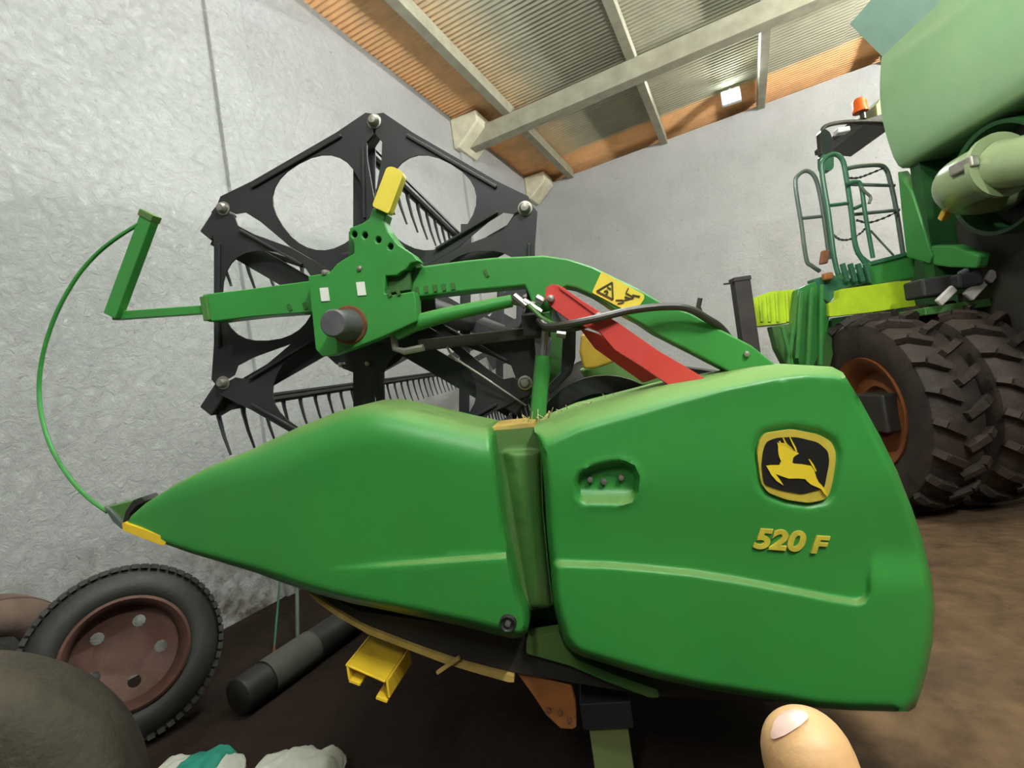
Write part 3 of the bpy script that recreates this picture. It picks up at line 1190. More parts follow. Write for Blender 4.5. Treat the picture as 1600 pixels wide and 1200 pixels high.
# --- reel arm
UA = 1.64
arm = [(650, 417), (725, 407), (775, 402), (850, 399), (887, 404), (925, 416), (950, 428), (1000, 452), (1037, 474), (1075, 487), (1125, 514), (1175, 540), (1214, 571), (1230, 590), (1160, 592),
       (1150, 586), (1075, 547), (1025, 522), (1000, 505), (962, 485), (937, 468), (925, 461), (900, 450), (885, 447), (876, 452), (874, 470), (868, 482), (845, 488), (830, 470), (826, 458), (820, 446), (735, 454), (650, 464), (600, 470), (600, 424)]
ao = prism('reel_arm', arm, UA, .1, M['green_arm'], H, bevel=.006)
prism('arm_inner_box', [(316, 460), (400, 450), (490, 438), (490, 487), (400, 494), (324, 503), (318, 482)], UA, .09, M['green_arm'], H, bevel=.004)
mk('end_cap', *boxg(HP(322, 482, UA - .004), (HS, HU, HV), (.012, .008, .042)), M['green_dull'], H, bevel=.002)
boxp = [(481, 431), (515, 426), (526, 412), (540, 403), (553, 396), (553, 381), (546, 369), (546, 356), (565, 349), (576, 342), (582, 324), (604, 333), (600, 346), (606, 361), (622, 382), (645, 397), (655, 408), (641, 411), (634, 421), (626, 425), (620, 430), (602, 431), (601, 458), (612, 461), (646, 455), (650, 470), (651, 502), (600, 525), (560, 541), (517, 556), (503, 557), (493, 546)]
hol = []
for hx, hy in ((553.5, 366), (570, 367.5), (591, 374.5), (610, 385)):
    hol.append([(hx + 4.6 * math.cos(t * .7854), hy + 5.6 * math.sin(t * .7854)) for t in range(8)])
bx = prism('arm_slider', boxp, UA - .055, .055, M['green_arm'], H, holes=hol, bevel=.004)
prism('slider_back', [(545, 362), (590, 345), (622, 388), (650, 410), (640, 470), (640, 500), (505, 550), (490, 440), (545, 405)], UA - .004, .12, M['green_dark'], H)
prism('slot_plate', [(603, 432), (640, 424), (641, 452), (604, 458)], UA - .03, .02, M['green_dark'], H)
prism('handle_grip', rounded([(604, 261), (614, 260), (628, 268), (629, 275), (607, 334), (581, 322)], 5), UA - .075, .035, M['yellow_sticker'], H, bevel=.008, label='yellow handle grip')
for x, y, w, h_ in ((507, 460, 8, 10), (564, 451, 8, 10)):
    prism('label_plate', [(x - w, y - h_), (x + w - 3, y - h_ - 1), (x + w, y + h_), (x - w + 3, y + h_ + 1)], UA - .058, .003, M['white_sticker'], H)
for x, y in ((508, 426), (563, 420), (555, 520), (533, 570), (575, 568)):
    lathe('bolt', [(0, -.012), (.009, -.01), (.01, 0), (.01, .02)], HP(x, y, UA - .05 if y < 540 else UR_ - .005), HU, M['steel'], H, n=6)
sc = HP(545, 508, UA - .055)
kn = lathe('shaft_flange', [(0, -.006), (.06, -.006), (.064, 0), (.064, .01)], sc, HU, M['rust'], H, n=28)
lathe('shaft_stub', [(0, -.11), (.038, -.11), (.043, -.104), (.044, -.05), (.05, -.02), (.052, 0)], sc, HU, M['stub'], kn, n=28)
# teeth along the slider and the slot
for k in range(5):
    x = 652 + k * 14
    mk('arm_notch', *boxg(HP(x, 453.5 - k * 1.6, UA - .001), (HS, HU, HV), (.006, .003, .011)), M['green_dark'], H)
for x, y in ((453, 480), (477, 478), (608, 458), (622, 456), (760, 427)):
    mk('arm_notch', *boxg(HP(x, y, UA - .001 if x != 608 and x != 622 else UA - .057), (nrm(HS + HV * .3), HU, nrm(HV - HS * .3)), (.005, .003, .012)), M['green_dark'], H)
# fore-and-aft cylinder
cy = tube('slide_cylinder', [HP(618, 518, UA - .01), HP(648, 505, UA - .01), HP(700, 491, UA - .01), HP(800, 470, UA - .01)], [.03, .028, .024, .02], M['green_arm'], H, n=16)
tube('cylinder_rod', [HP(800, 470, UA - .01), HP(838, 478, UA - .01)], .012, M['steel'], cy, n=10)
for a, b, r_ in (((803, 462), (822, 478), .012), ((818, 470), (846, 488), .011), ((838, 465), (850, 472), .013), ((870, 521), (884, 523), .012)):
    tube('hose_fitting', [HP(*a, UA - .03), HP(*b, UA - .03)], r_, M['steel'], H, n=8)
tube('hose_fitting', [HP(614, 520, UA), HP(618, 545, UA), HP(632, 549, UA), HP(662, 543, UA)], .012, M['steel'], H, n=8)
# dark rod under the arm
mk('lift_link', *barg(HP(655, 540, 1.76), HP(860, 517, 1.76), .04, .03, up=HU), M['hose'], H, bevel=.004)
mk('pivot_block', *boxg(HP(838, 507, 1.72), (HS, HU, HV), (.045, .03, .04)), M['black'], H, bevel=.008)
tube('pivot_pin', [HP(838, 507, 1.68), HP(838, 507, 1.72)], .014, M['hose'], H)
prism('pivot_bracket', [(845, 488), (862, 486), (864, 515), (846, 516)], UA - .01, .03, M['green_arm'], H, bevel=.003)
# lift cylinder
lc = tube('lift_cylinder', [HP(849, 556, 1.68), HP(839, 665, 1.68)], .0265, M['green_arm'], H, n=20)
tube('cylinder_rod', [HP(852, 512, 1.68), HP(849, 556, 1.68)], .012, M['steel'], lc, n=10)
# red safety lock
rb = [(852, 462), (853, 450), (862, 444), (872, 445), (878, 448), (910, 470), (940, 489), (967, 505), (1030, 549), (1075, 575), (1103, 592), (1092, 606), (1052, 606), (1000, 571), (960, 546), (937, 518), (890, 501), (862, 480), (854, 470)]
ro = prism('safety_lock_bar', rounded(rb, 3, 2), 1.575, .05, M['red'], H, bevel=.005, label='red painted safety lock bar')
prism('lock_edge', [(874, 447), (880, 450), (938, 490), (934, 494), (876, 452)], 1.57, .004, M['red'], ro)
for x, y, r_ in ((861, 467, .012), (935, 495, .013)):
    lathe('bolt', [(0, -.018), (r_ * .8, -.016), (r_, -.008), (r_, .004)], HP(x, y, 1.575), HU, M['steel'], ro, n=10)
prism('lock_back_plate', [(905, 512), (937, 522), (1030, 590), (1005, 598), (930, 545)], 1.66, .01, M['red'], H)
# warning sticker
stk = prism('warning_sticker', rounded([(940, 424), (1006, 460), (1007, 466), (1000, 477), (977, 485), (925, 457)], 3), UA - .004, .004, M['yellow_sticker'], H, label='yellow warning sticker with a triangle')
qs = lambda L: [(900 + a / 10, 400 + b / 10) for a, b in L]


def stroke(L, w, parent, closed=False, u=UA - .006):
    P = [HP(*p, u) for p in qs(L)]
    if closed:
        P.append(P[0])
    m = MB()
    for a, b in zip(P[:-1], P[1:]):
        m.add(*barg(a, b, w * 1.6 / F / 10, .002, up=HU))
    return m.build('pictogram', M['ink'], parent)


stroke([(325, 550), (565, 410), (578, 680)], 24, stk, True)
stroke([(440, 555), (480, 540), (500, 570), (470, 590), (490, 612)], 22, stk)
stroke([(490, 485), (545, 520)], 22, stk)
stroke([(620, 690), (740, 690), (745, 725), (650, 745)], 18, stk)
stroke([(755, 690), (850, 665), (760, 635)], 20, stk)
stroke([(850, 665), (900, 655), (860, 620), (780, 580), (820, 500)], 18, stk)
stroke([(880, 610), (1000, 635)], 24, stk)
# hoses
tube('hydraulic_hose', spline([HP(842, 500, 1.6), HP(856, 510, 1.57), HP(890, 506, 1.55), HP(935, 497, 1.55), HP(985, 485, 1.57), HP(1040, 479, 1.59), HP(1075, 482, 1.6), HP(1105, 498, 1.62), HP(1128, 514, 1.66), HP(1150, 545, 1.75)]), .0115, M['hose'], H, n=10)
tube('hydraulic_hose', spline([HP(848, 512, 1.62), HP(870, 514, 1.61), HP(900, 512, 1.62), HP(925, 505, 1.7)]), .011, M['hose'], H, n=8)
tube('hydraulic_hose', spline([HP(826, 476, 1.6), HP(846, 496, 1.59), HP(866, 506, 1.6), HP(885, 506, 1.63)]), .007, M['green_dull'], H, n=8)
tube('hose_end', [HP(1094, 466, 1.75), HP(1091, 480, 1.75), HP(1096, 492, 1.75)], .008, M['hose'], H, n=6)
lathe('bolt', [(0, -.012), (.009, -.01), (.01, 0), (.01, .01)], HP(1166, 553, UA), HU, M['steel'], H, n=6)
# light wire hoops on the reel arm
tube('control_wire', spline([HP(698, 542, 1.72), HP(712, 560, 1.73), HP(760, 592, 1.76), HP(822, 634, 1.79)]), .004, M['steel'], H, n=6)
# --- divider whip: bar, upright channel and sprung rod
mk('whip_bar', *barg(HP(322, 484, UA + .02), HP(180, 494, UA + .02), .03, .03, up=HU), M['green_arm'], H, bevel=.003)
mk('whip_channel', *barg(HP(177, 494, UA), HP(235, 338, UA), .05, .035, up=HU), M['green_arm'], H, bevel=.003)
mk('channel_cap', *barg(HP(232, 343, UA), HP(236, 333, UA), .056, .042, up=HU), M['green_dull'], H, bevel=.003)
tube('whip_rod', spline([HP(224, 346, UA - .01), HP(185, 370, UA - .02), HP(150, 398, UA - .02), (HP(118, 436, UA - .03)), HP(88, 490, UA - .04), HP(68, 550, UA - .05), HP(61, 605, UA - .06), HP(66, 655, UA - .08), HP(82, 703, UA - .1), HP(110, 748, UA - .11), HP(138, 778, UA - .12), HP(168, 800, U0 + .02)]), .0068, M['green_arm'], H, n=8)
# chaff lying on the panel tops and filler
V, Fc = [], []
sw = MB()
for k in range(130):
    x = random.choice([random.uniform(800, 850), random.gauss(835, 14), random.uniform(850, 1000)])
    p = HP(x, np.interp(x, [800, 834, 900, 1000], [668, 664, 640, 618]), 1.6 + random.uniform(0, .1))
    d = nrm(np.array([random.gauss(0, 1), random.gauss(0, 1), abs(random.gauss(0, .5))]))
    L_ = random.uniform(.012, .055)
    sw.add(*tubeg([p - d * .005, p + d * L_], .0015, 4))
tag(sw.build('chaff', M['straw'], H), 'dry chaff caught behind the panels', kind='stuff')

# ------------------------------------------------------------------ the combine harvester on the right
cb = CF(4.4, 4.6, 0)
G = thing('combine_harvester', 'big green combine harvester with pale grain tank parked on the right', 'harvester', (cb[0], cb[1], 0))


def cprism(name, prof, c0, c1, m, parent, **k):
    """profile in (s, z), carried along the heading from c0 to c1"""
    n = len(prof)
    V = [CF(s, c0, z) for s, z in prof] + [CF(s, c1, z) for s, z in prof]
    Fc = [tuple(range(n)), tuple(range(2 * n - 1, n - 1, -1))] + [(i, (i + 1) % n, (i + 1) % n + n, i + n) for i in range(n)]
    return mk(name, V, Fc, m, parent, **k)


def cbox(name, s0, s1, c0, c1, z0, z1, m, parent, **k):
    return mk(name, *boxg(CF((s0 + s1) / 2, (c0 + c1) / 2, (z0 + z1) / 2), (CS, CU, UP), ((s1 - s0) / 2, (c1 - c0) / 2, (z1 - z0) / 2)), m, parent, **k)


def sc_of(x, y, s):                         # harvester coordinates of what is seen at a pixel on the plane s
    p = CSP(x, y, s)
    return np.dot(p - CAM, CU), p[2]


ST = 3.6
cF, zB = sc_of(1402, 266, ST)
cT, zT = sc_of(1383, 84, ST)
# grain tank: upright side with a rolled lower edge, leaning in under the floor of the tank
prof = [(ST + 1.0, zB + .02), (ST + .5, zB + .01), (ST + .12, zB), (ST + .05, zB + .01), (ST + .015, zB + .04)]
for k in range(1, 12):
    t = k / 12
    prof.append((ST - .07 * math.sin(t * math.pi), zB + .04 + (zT - zB - .04) * t))
prof += [(ST, zT), (ST + .06, zT + .02), (ST + 2.6, zT + .02), (ST + 2.6, zB + .02)]
# loft from the rear to the front with a slight sweep of the lower edge
cprism('grain_tank', prof, .6, cF, M['tank'], G, smooth=True, angle=50)
# opened extension flaps on top
f0, f1 = CF(ST + .03, cF, zT), CF(ST + .03, .6, zT)
g0, g1 = CF(ST - .16, cF + .1, zT + .42), CF(ST - .16, .6, zT + .42)
fpm = lambda a, b, c, d: quadplate(a, b, c, d, .015)
mk('tank_flap', *fpm(f0, f0 * .45 + f1 * .55, g0 * .45 + g1 * .55, g0), M['flap'], G)
mk('tank_flap', *fpm(f0 * .44 + f1 * .56, f1, g1, g0 * .44 + g1 * .56), M['flap'], G)
mk('tank_flap', *fpm(f0, CF(ST + 2.5, cF, zT), CF(ST + 2.5, cF + .3, zT + .42), g0), M['flap'], G)
# side wall under the tank, shade put into its dark colours, and the green front post
cbox('side_wall', ST + .36, ST + 2.5, .7, cF - .05, 2.55, zB, M['green_shade'], G)
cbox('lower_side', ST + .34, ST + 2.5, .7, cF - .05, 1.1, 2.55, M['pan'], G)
p_top, p_bot = CSP(1402, 268, ST + .05), CSP(1413, 400, ST + .05)
w_ = .16
prism('corner_post', [(1402, 268), (1424, 300), (1440, 350), (1456, 400), (1452, 412), (1416, 402), (1409, 340)], ST + .08, .1, M['green_combine'], G, P=CSP, axis=CS, bevel=.01)
prism('lower_fairing', [(1440, 384), (1490, 384), (1530, 398), (1525, 420), (1480, 418), (1440, 412)], ST + .1, .1, M['green_combine'], G, P=CSP, axis=CS, bevel=.02)
cbox('front_bulkhead', ST + .1, ST + 2.4, cF - .14, cF - .02, 1.9, zB, M['green_shade'], G)
# unloading auger: round well, elbow and the tube folded back along the side
ec, ez = sc_of(1528, 284, ST - .05)
wel = CF(ST + .2, ec, ez)
lathe('auger_well', [(.37, .0), (.39, -.12), (.42, -.13), (.43, .16), (.37, .16)], wel, CS, M['green_shade'], G, n=40, closed=True)
lathe('well_back', [(0, .12), (.4, .12)], wel, CS, M['black_rubber'], G, n=40)
e0 = CF(ST + .25, ec + .12, ez - .04)
pts = [e0, CF(ST - .02, ec + .1, ez - .03), CF(ST - .16, ec - .0, ez - .0), CF(ST - .2, ec - .16, ez + .0), CF(ST - .2, ec - .34, ez + .0)]
pts = spline(pts, 6)
tube('auger_elbow', pts, .19, M['tube_green'], G, n=28)
tube('unloading_tube', [CF(ST - .2, ec - .36, ez), CF(ST - .17, .9, ez - .75)], .165, M['tube_green'], G, n=28)
lathe('tube_flange', [(.16, -.02), (.225, -.02), (.225, .02), (.16, .02)], CF(ST - .2, ec - .36, ez), CU, M['tube_green'], G, n=32, closed=True)
mk('flange_clamp', *boxg(CF(ST - .2 - .19, ec - .3, ez + .05), (CS, CU, UP), (.03, .1, .04)), M['steel'], G, bevel=.012)
mk('elbow_lug', *boxg(CF(ST - .17, ec + .16, ez - .14), (CS, nrm(CU - UP), nrm(CU + UP)), (.03, .09, .025)), M['yellow_dirty'], G, bevel=.01)
# body behind the wheels, its shade put into the dark colour
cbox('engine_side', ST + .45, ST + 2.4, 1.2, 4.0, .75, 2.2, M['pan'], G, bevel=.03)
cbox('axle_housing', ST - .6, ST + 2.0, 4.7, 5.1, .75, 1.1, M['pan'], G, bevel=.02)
# things tucked above the wheels: battery box, pale rags and clips
for nm, x, y, d, w, h, m_ in (('battery_box', 1452, 450, 4.5, .14, .08, 'black_rubber'), ('oil_can', 1500, 440, 4.4, .1, .06, 'black')):
    mk(nm, *boxg(PD(x, y, d), (CS, CU, UP), (w, .12, h)), M[m_], G, bevel=.02)
mk('fuel_shelf', *boxg(PD(1500, 480, 4.6), (CS, CU, UP), (.45, .2, .035)), M['green_dark'], G, bevel=.01)
for k, (x, y) in enumerate(((1478, 462), (1505, 425), (1523, 452), (1548, 432), (1532, 443))):
    c = PD(x, y, 4.33)
    a_ = random.uniform(.3, 1.2)
    mk('clip', *boxg(c, (nrm(CS + UP * a_), CU, nrm(UP - CS * a_)), ((.09, .04, .09, .05, .035)[k], .02, (.035, .02, .05, .035, .02)[k])), M['pale_debris'] if k in (0, 2, 3) else M['rail_grey'], G, bevel=.012)
# platform, lime guard and step frame
D5 = 5.2
cpl = lambda x, y, c: on_plane(x, y, CU, c)
KW = dict(P=cpl, axis=CU)
prism('platform_edge', [(1352, 412), (1418, 397), (1430, 404), (1428, 434), (1365, 445), (1352, 440)], D5, .5, M['green_combine'], G, bevel=.01, **KW)
prism('platform_lip', [(1362, 408), (1420, 393), (1421, 398), (1362, 414)], D5 - .02, .5, M['rail_green'], G, **KW)
lg = prism('lime_guard', rounded([(1312, 452), (1400, 440), (1424, 438), (1426, 462), (1432, 478), (1360, 488), (1296, 495), (1295, 474), (1312, 468)], 3), D5 - .1, .1, M['lime'], G, bevel=.008, label='lime yellow side guard', **KW)
lb = prism('lime_step', rounded([(1177, 466), (1205, 455), (1246, 452), (1245, 478), (1241, 503), (1215, 506), (1178, 510)], 3), D5 + .1, .3, M['lime'], G, bevel=.008, label='ribbed lime yellow step box', **KW)
for x in (1187, 1199, 1212, 1228):
    mk('step_rib', *barg(cpl(x, 466 - (x - 1187) * .3, D5 + .09), cpl(x + 3, 503, D5 + .09), .025, .03, up=CU), M['lime'], lb, bevel=.004)
for k, (poly, m_) in enumerate((
        ([(1247, 452), (1258, 446), (1275, 440), (1282, 460), (1294, 478), (1296, 500), (1288, 540), (1270, 575), (1250, 572), (1240, 520)], 'green_combine'),
        ([(1270, 436), (1300, 428), (1316, 436), (1330, 434), (1356, 410), (1362, 440), (1312, 452), (1296, 474), (1280, 462)], 'rail_green'),
        ([(1206, 510), (1244, 504), (1248, 560), (1240, 575), (1228, 570), (1215, 545)], 'green_dark'),
        ([(1286, 500), (1300, 500), (1304, 545), (1296, 580), (1280, 585), (1276, 560)], 'green_dark'))):
    prism('step_frame', poly, D5 - .05 + .05 * k, .12, M[m_], G, bevel=.008, **KW)
for a, b in (((1252, 455), (1245, 560)), ((1268, 450), (1262, 572)), ((1284, 445), (1282, 570)), ((1240, 508), (1232, 575)), ((1222, 510), (1238, 572))):
    mk('step_bar', *barg(cpl(*a, D5 - .12), cpl(*b, D5 - .12), .03, .03, up=CU), M['green_combine'], G, bevel=.004)
for x in (1316, 1328, 1340, 1352):
    mk('deck_bar', *barg(cpl(x, 412, D5 - .05), cpl(x + 8, 440, D5 - .05), .04, .04, up=CU), M['rail_green'], G, bevel=.004)
prism('chassis_plate', [(1395, 400), (1480, 380), (1600, 360), (1600, 540), (1300, 545), (1300, 497), (1420, 480)], D5 + .75, .05, M['green_shade'], G, **KW)
# hand rails
T = lambda L, d=D5 + .15: spline([cpl(x, y, d) for x, y in L], 6)
tube('hand_rail', T([(1281, 424), (1268, 415), (1260, 405), (1252, 350), (1243, 290), (1247, 274), (1260, 267), (1272, 275), (1280, 298), (1288, 345), (1296, 405)], D5 + .3), .021, M['rail_grey'], G)
tube('hand_rail', T([(1310, 430), (1303, 400), (1294, 330), (1284, 266), (1289, 248), (1304, 241), (1316, 250), (1322, 275), (1330, 330), (1337, 385), (1352, 412)]), .024, M['rail_green'], G)
tube('hand_rail', T([(1322, 264), (1340, 260), (1372, 258), (1384, 264), (1390, 280), (1400, 325), (1411, 396)], D5 + .25), .022, M['rail_grey'], G)
tube('hand_rail', T([(1322, 288), (1335, 284), (1345, 290), (1352, 335), (1364, 403)], D5 + .1), .02, M['rail_green'], G)
for a, b, d in (((1254, 341), (1283, 338), .3), ((1298, 321), (1330, 317), .15), ((1325, 288), (1398, 290), .25), ((1335, 335), (1405, 328), .25), ((1360, 360), (1396, 399), .3), ((1335, 326), (1352, 318), .15), ((1338, 395), (1360, 412), .15)):
    tube('rail_bar', [cpl(*a, D5 + d), cpl(*b, D5 + d)], .018 if b != (1396, 399) else .01, M['rail_grey'] if d > .2 else M['rail_green'], G, n=8)


def chain(pts):
    P = spline([cpl(x, y, D5 + .2) for x, y in pts], 10)
    m = MB()
    for i in range(0, len(P) - 1, 2):
        d = P[min(i + 2, len(P) - 1)] - P[i]
        m.add(*barg(P[i], P[i] + d * .8, .022 if (i // 2) % 2 else .012, .012 if (i // 2) % 2 else .022))
    return tag(m.build('safety_chain', M['chain'], G))


chain([(1322, 278), (1340, 278), (1358, 272), (1382, 262)])
chain([(1338, 344), (1356, 348), (1378, 342), (1402, 331)])
chain([(1300, 365), (1312, 374), (1328, 374), (1345, 364), (1352, 356)])
# small red cloth and an orange marker at the foot of the rails
mk('red_reflector', *boxg(cpl(1288, 402, D5 + .1), (CS, CU, nrm(UP + CS * .3)), (.04, .02, .07)), M['rust'], G, bevel=.012)
mk('marker_lamp', *boxg(cpl(1293, 432, D5 - .06), (CS, CU, UP), (.045, .03, .035)), M['rust_orange'], G, bevel=.015)
# folding arm near the rails
tube('grab_lever', T([(1345, 292), (1352, 300), (1360, 308), (1358, 318)], D5 + .05), .014, M['rail_grey'], G, n=8)
# cab roof corner, mirror and beacon
dm = D5 + .9
prism('cab_roof', [(1330, 188), (1352, 186), (1372, 180), (1384, 176), (1392, 178), (1396, 198), (1388, 197), (1352, 194), (1332, 196)], dm, .8, M['black'], G, bevel=.01, **KW)
prism('roof_visor', [(1370, 182), (1368, 164), (1374, 154), (1382, 156), (1390, 184)], dm + .05, .5, M['stand'], G, bevel=.01, **KW)
tube('mirror_arm', T([(1392, 192), (1360, 190), (1320, 191), (1296, 195), (1286, 201), (1284, 212)], dm), .024, M['hose'], G)
prism('mirror', rounded([(1281, 206), (1288, 200), (1297, 206), (1302, 220), (1302, 242), (1284, 242)], 4), dm - .05, .08, M['glass_dark'], G, bevel=.01, **KW)
prism('mirror_cup', rounded([(1284, 241), (1303, 241), (1303, 262), (1298, 267), (1287, 266), (1284, 258)], 4), dm - .06, .09, M['rail_green'], G, bevel=.01, **KW)
mk('work_lamp', *boxg(cpl(1315, 205, dm), (CS, CU, UP), (.07, .05, .03)), M['lamp_body'], G, bevel=.01)
bc = cpl(1349, 186, dm)
bn = tube('beacon_stalk', [bc, bc + UP * .12], .03, M['hose'], G)
lathe('beacon', [(0, .24), (.05, .235), (.072, .2), (.075, .12), (.08, .11), (.08, .08), (0, .08)], bc - CS * .02, UP, M['orange_lens'], bn, n=20, label='orange beacon')

# dual front wheels
RW_, TW = .92, .42
c0w = 4.95


def wheel(s, rimmed):
    c = CF(s + TW / 2, c0w, RW_)
    prof = [(.5, -TW / 2 + .05), (.6, -TW / 2 + .01), (.74, -TW / 2), (.83, -TW / 2 + .015), (.865, -TW / 2 + .06), (.875, 0), (.865, TW / 2 - .06), (.83, TW / 2 - .015), (.74, TW / 2), (.6, TW / 2 - .01), (.5, TW / 2 - .05)]
    ty = lathe('tyre', prof, c, CS, M['tyre_mud'], G, n=64)
    nl = 22
    for k in range(nl):                     # every lug a piece of its own
        for sd in (-1, 1):
            a = 2 * math.pi * (k + (.5 if sd > 0 else 0)) / nl
            P = []
            for f, da in ((.02, .13), (.35, .09), (.7, .04), (1.0, 0)):
                aa = a + da
                e = CU * math.cos(aa) + UP * math.sin(aa)
                P.append(c + e * (.9 if f < .9 else .855) + CS * sd * TW / 2 * f)
            lug = MB()
            for p, q_ in zip(P[:-1], P[1:]):
                rad = nrm((p + q_) / 2 - c - CS * np.dot((p + q_) / 2 - c, CS))
                lug.add(*barg(p, q_, .055, .06, up=rad))
            lug.build('tread_lug', M['tyre_mud'], ty)
    rm = lathe('rim', [(0, -.02), (.2, -.02), (.24, -.06), (.38, -.04), (.44, -TW / 2 + .06), (.5, -TW / 2 + .03), (.52, -TW / 2 + .02), (.525, -TW / 2 + .05), (.47, 0), (.5, TW / 2 - .06)], c, CS, M['rim_shaded'], G, n=48)
    lathe('hub', [(0, -.1), (.1, -.09), (.13, -.05), (.13, .0)], c, CS, M['rim_shaded'], rm, n=24)
    return ty


wheel(2.97, True)
wheel(3.5, True)

# ------------------------------------------------------------------ dark post beside the harvester
p0 = PD(1156, 437, 4.9)
po = thing('steel_post', 'dark square steel post standing between header and harvester', 'post', (p0[0], p0[1], 0))
mk('shaft', *boxg((p0[0], p0[1], p0[2] / 2), (CS, CU, UP), (.075, .06, p0[2] / 2)), M['post'], po, bevel=.006)
mk('cap', *boxg((p0[0], p0[1], p0[2]), (CS, CU, UP), (.082, .067, .02)), M['post'], po, bevel=.004)
mk('base_plate', *boxg((p0[0], p0[1], .01), (CS, CU, UP), (.17, .17, .01)), M['post'], po)
mk('hook', *barg(PD(1131, 444, 4.87), PD(1150, 442, 4.9), .015, .015), M['post'], po)


# ------------------------------------------------------------------ tyres and clutter by the left wall
def loose_tyre(name, label, c, axis, R, W, rin, m, group, rim=None, blocks=0):
    c = np.array(c, float)
    axis = nrm(axis)
    t = thing(name, label, 'tyre', (c[0], c[1], 0), group=group)
    h = W / 2
    prof = [(rin, -h + .03), (rin + .03, -h), (rin + (R - rin) * .45, -h - .012), (R * .93, -h + .015), (R * .985, -h + .05), (R, -h * .5), (R, h * .5), (R * .985, h - .05), (R * .93, h - .015), (rin + (R - rin) * .45, h + .012), (rin + .03, h), (rin, h - .03), (rin + .02, 0)]
    ty = lathe('tyre_body', prof, c, axis, m, t, n=72, closed=True)
    a = nrm(np.cross(axis, UP if abs(axis[2]) < .9 else XA))
    b = np.cross(axis, a)
    if blocks:
        lug = MB()
        for k in range(blocks):
            for f in (-.72, -.24, .24, .72):
                an = 2 * math.pi * (k + (.5 if abs(f) < .5 else 0)) / blocks
                e = a * math.cos(an) + b * math.sin(an)
                tg = np.cross(axis, e)
                lug.add(*boxg(c + e * (R + .002) + axis * f * h, (axis, tg, e), (h * .2, math.pi * R / blocks * .72, .012)))
        lug.build('tread_blocks', m, ty)
    if rim:
        rp = rin
        prof = [(rp + .02, -h - .01), (rp + .005, -h - .02), (rp - .012, -h + .0), (rp - .025, -h * .4), (rp - .03, h * .3), (rp - .01, h * .9), (rp + .02, h)]
        rm = lathe('rim', prof, c, axis, rim, t, n=56)
        # disc with hand holes
        R1 = rp - .025
        hs = []
        for k in range(5):
            an = 2 * math.pi * k / 5 + .2
            cx, cy = R1 * .66 * math.cos(an), R1 * .66 * math.sin(an)
            hs.append([(cx + R1 * .13 * math.cos(q) * 1.0, cy + R1 * .13 * math.sin(q)) for q in np.linspace(0, 2 * math.pi, 10, endpoint=False)])
        ol = [(R1 * math.cos(q), R1 * math.sin(q)) for q in np.linspace(0, 2 * math.pi, 48, endpoint=False)]
        v, tr = triang(ol, hs)
        dish = lambda x, y: (.05 if math.hypot(x, y) < R1 * .5 else .05 * max(0, 1 - (math.hypot(x, y) - R1 * .5) / (R1 * .5)))
        V3 = [c + a * x + b * y + axis * (h * .1 + dish(x, y)) for x, y in v]
        Vp, Fp = prism_geo(V3, tr, axis * .012)
        mk('wheel_disc', Vp, Fp, rim, rm)
    return t


def stand_z(axis, R, W):
    """height of the centre of a leaning wheel that touches the floor"""
    ax = nrm(axis)
    return R * math.sqrt(max(0, 1 - ax[2] ** 2)) + W / 2 * abs(ax[2])


GT = 'loose tyres by the left wall'
# wheel with the rusty rim, leaning against the wall
ax1 = nrm(CS * -.68 + CU * .7 + UP * -.25)
R1_, W1_ = .45, .22
z1 = stand_z(ax1, R1_, W1_)
rr = ray(197, 1020)
k1 = (z1 - HC) / rr[2]
loose_tyre('truck_wheel', 'black tyre on a rusty brown rim leaning at the white wall', CAM + rr * k1, ax1, R1_, W1_, .275, M['tyre'], GT, rim=M['rim_rust'], blocks=60)
# bare brown tyre behind it
cA = CAM + rr * k1
ax2 = nrm(XA * 1 + YA * .12 - UP * .2)
c2 = np.array([-A + .2, cA[1] - .42, stand_z(ax2, .45, .2)])
loose_tyre('bare_tyre', 'dusty brown tyre behind the rusty rimmed wheel', c2, ax2, .45, .2, .25, M['tyre_brown'], GT)
# big tyre close to the viewer in the corner
ax3 = nrm(CS * .5 + CU * -.86 + UP * .1)
z3 = stand_z(ax3, .55, .34)
c3 = PD(42, 1190, 1.3)
rr3 = ray(-165, 1385)
k3 = (z3 - HC) / rr3[2]
loose_tyre('dusty_tyre', 'large dusty olive tyre in the near left corner', CAM + rr3 * k3, ax3, .55, .34, .3, M['tyre_dusty'], GT)


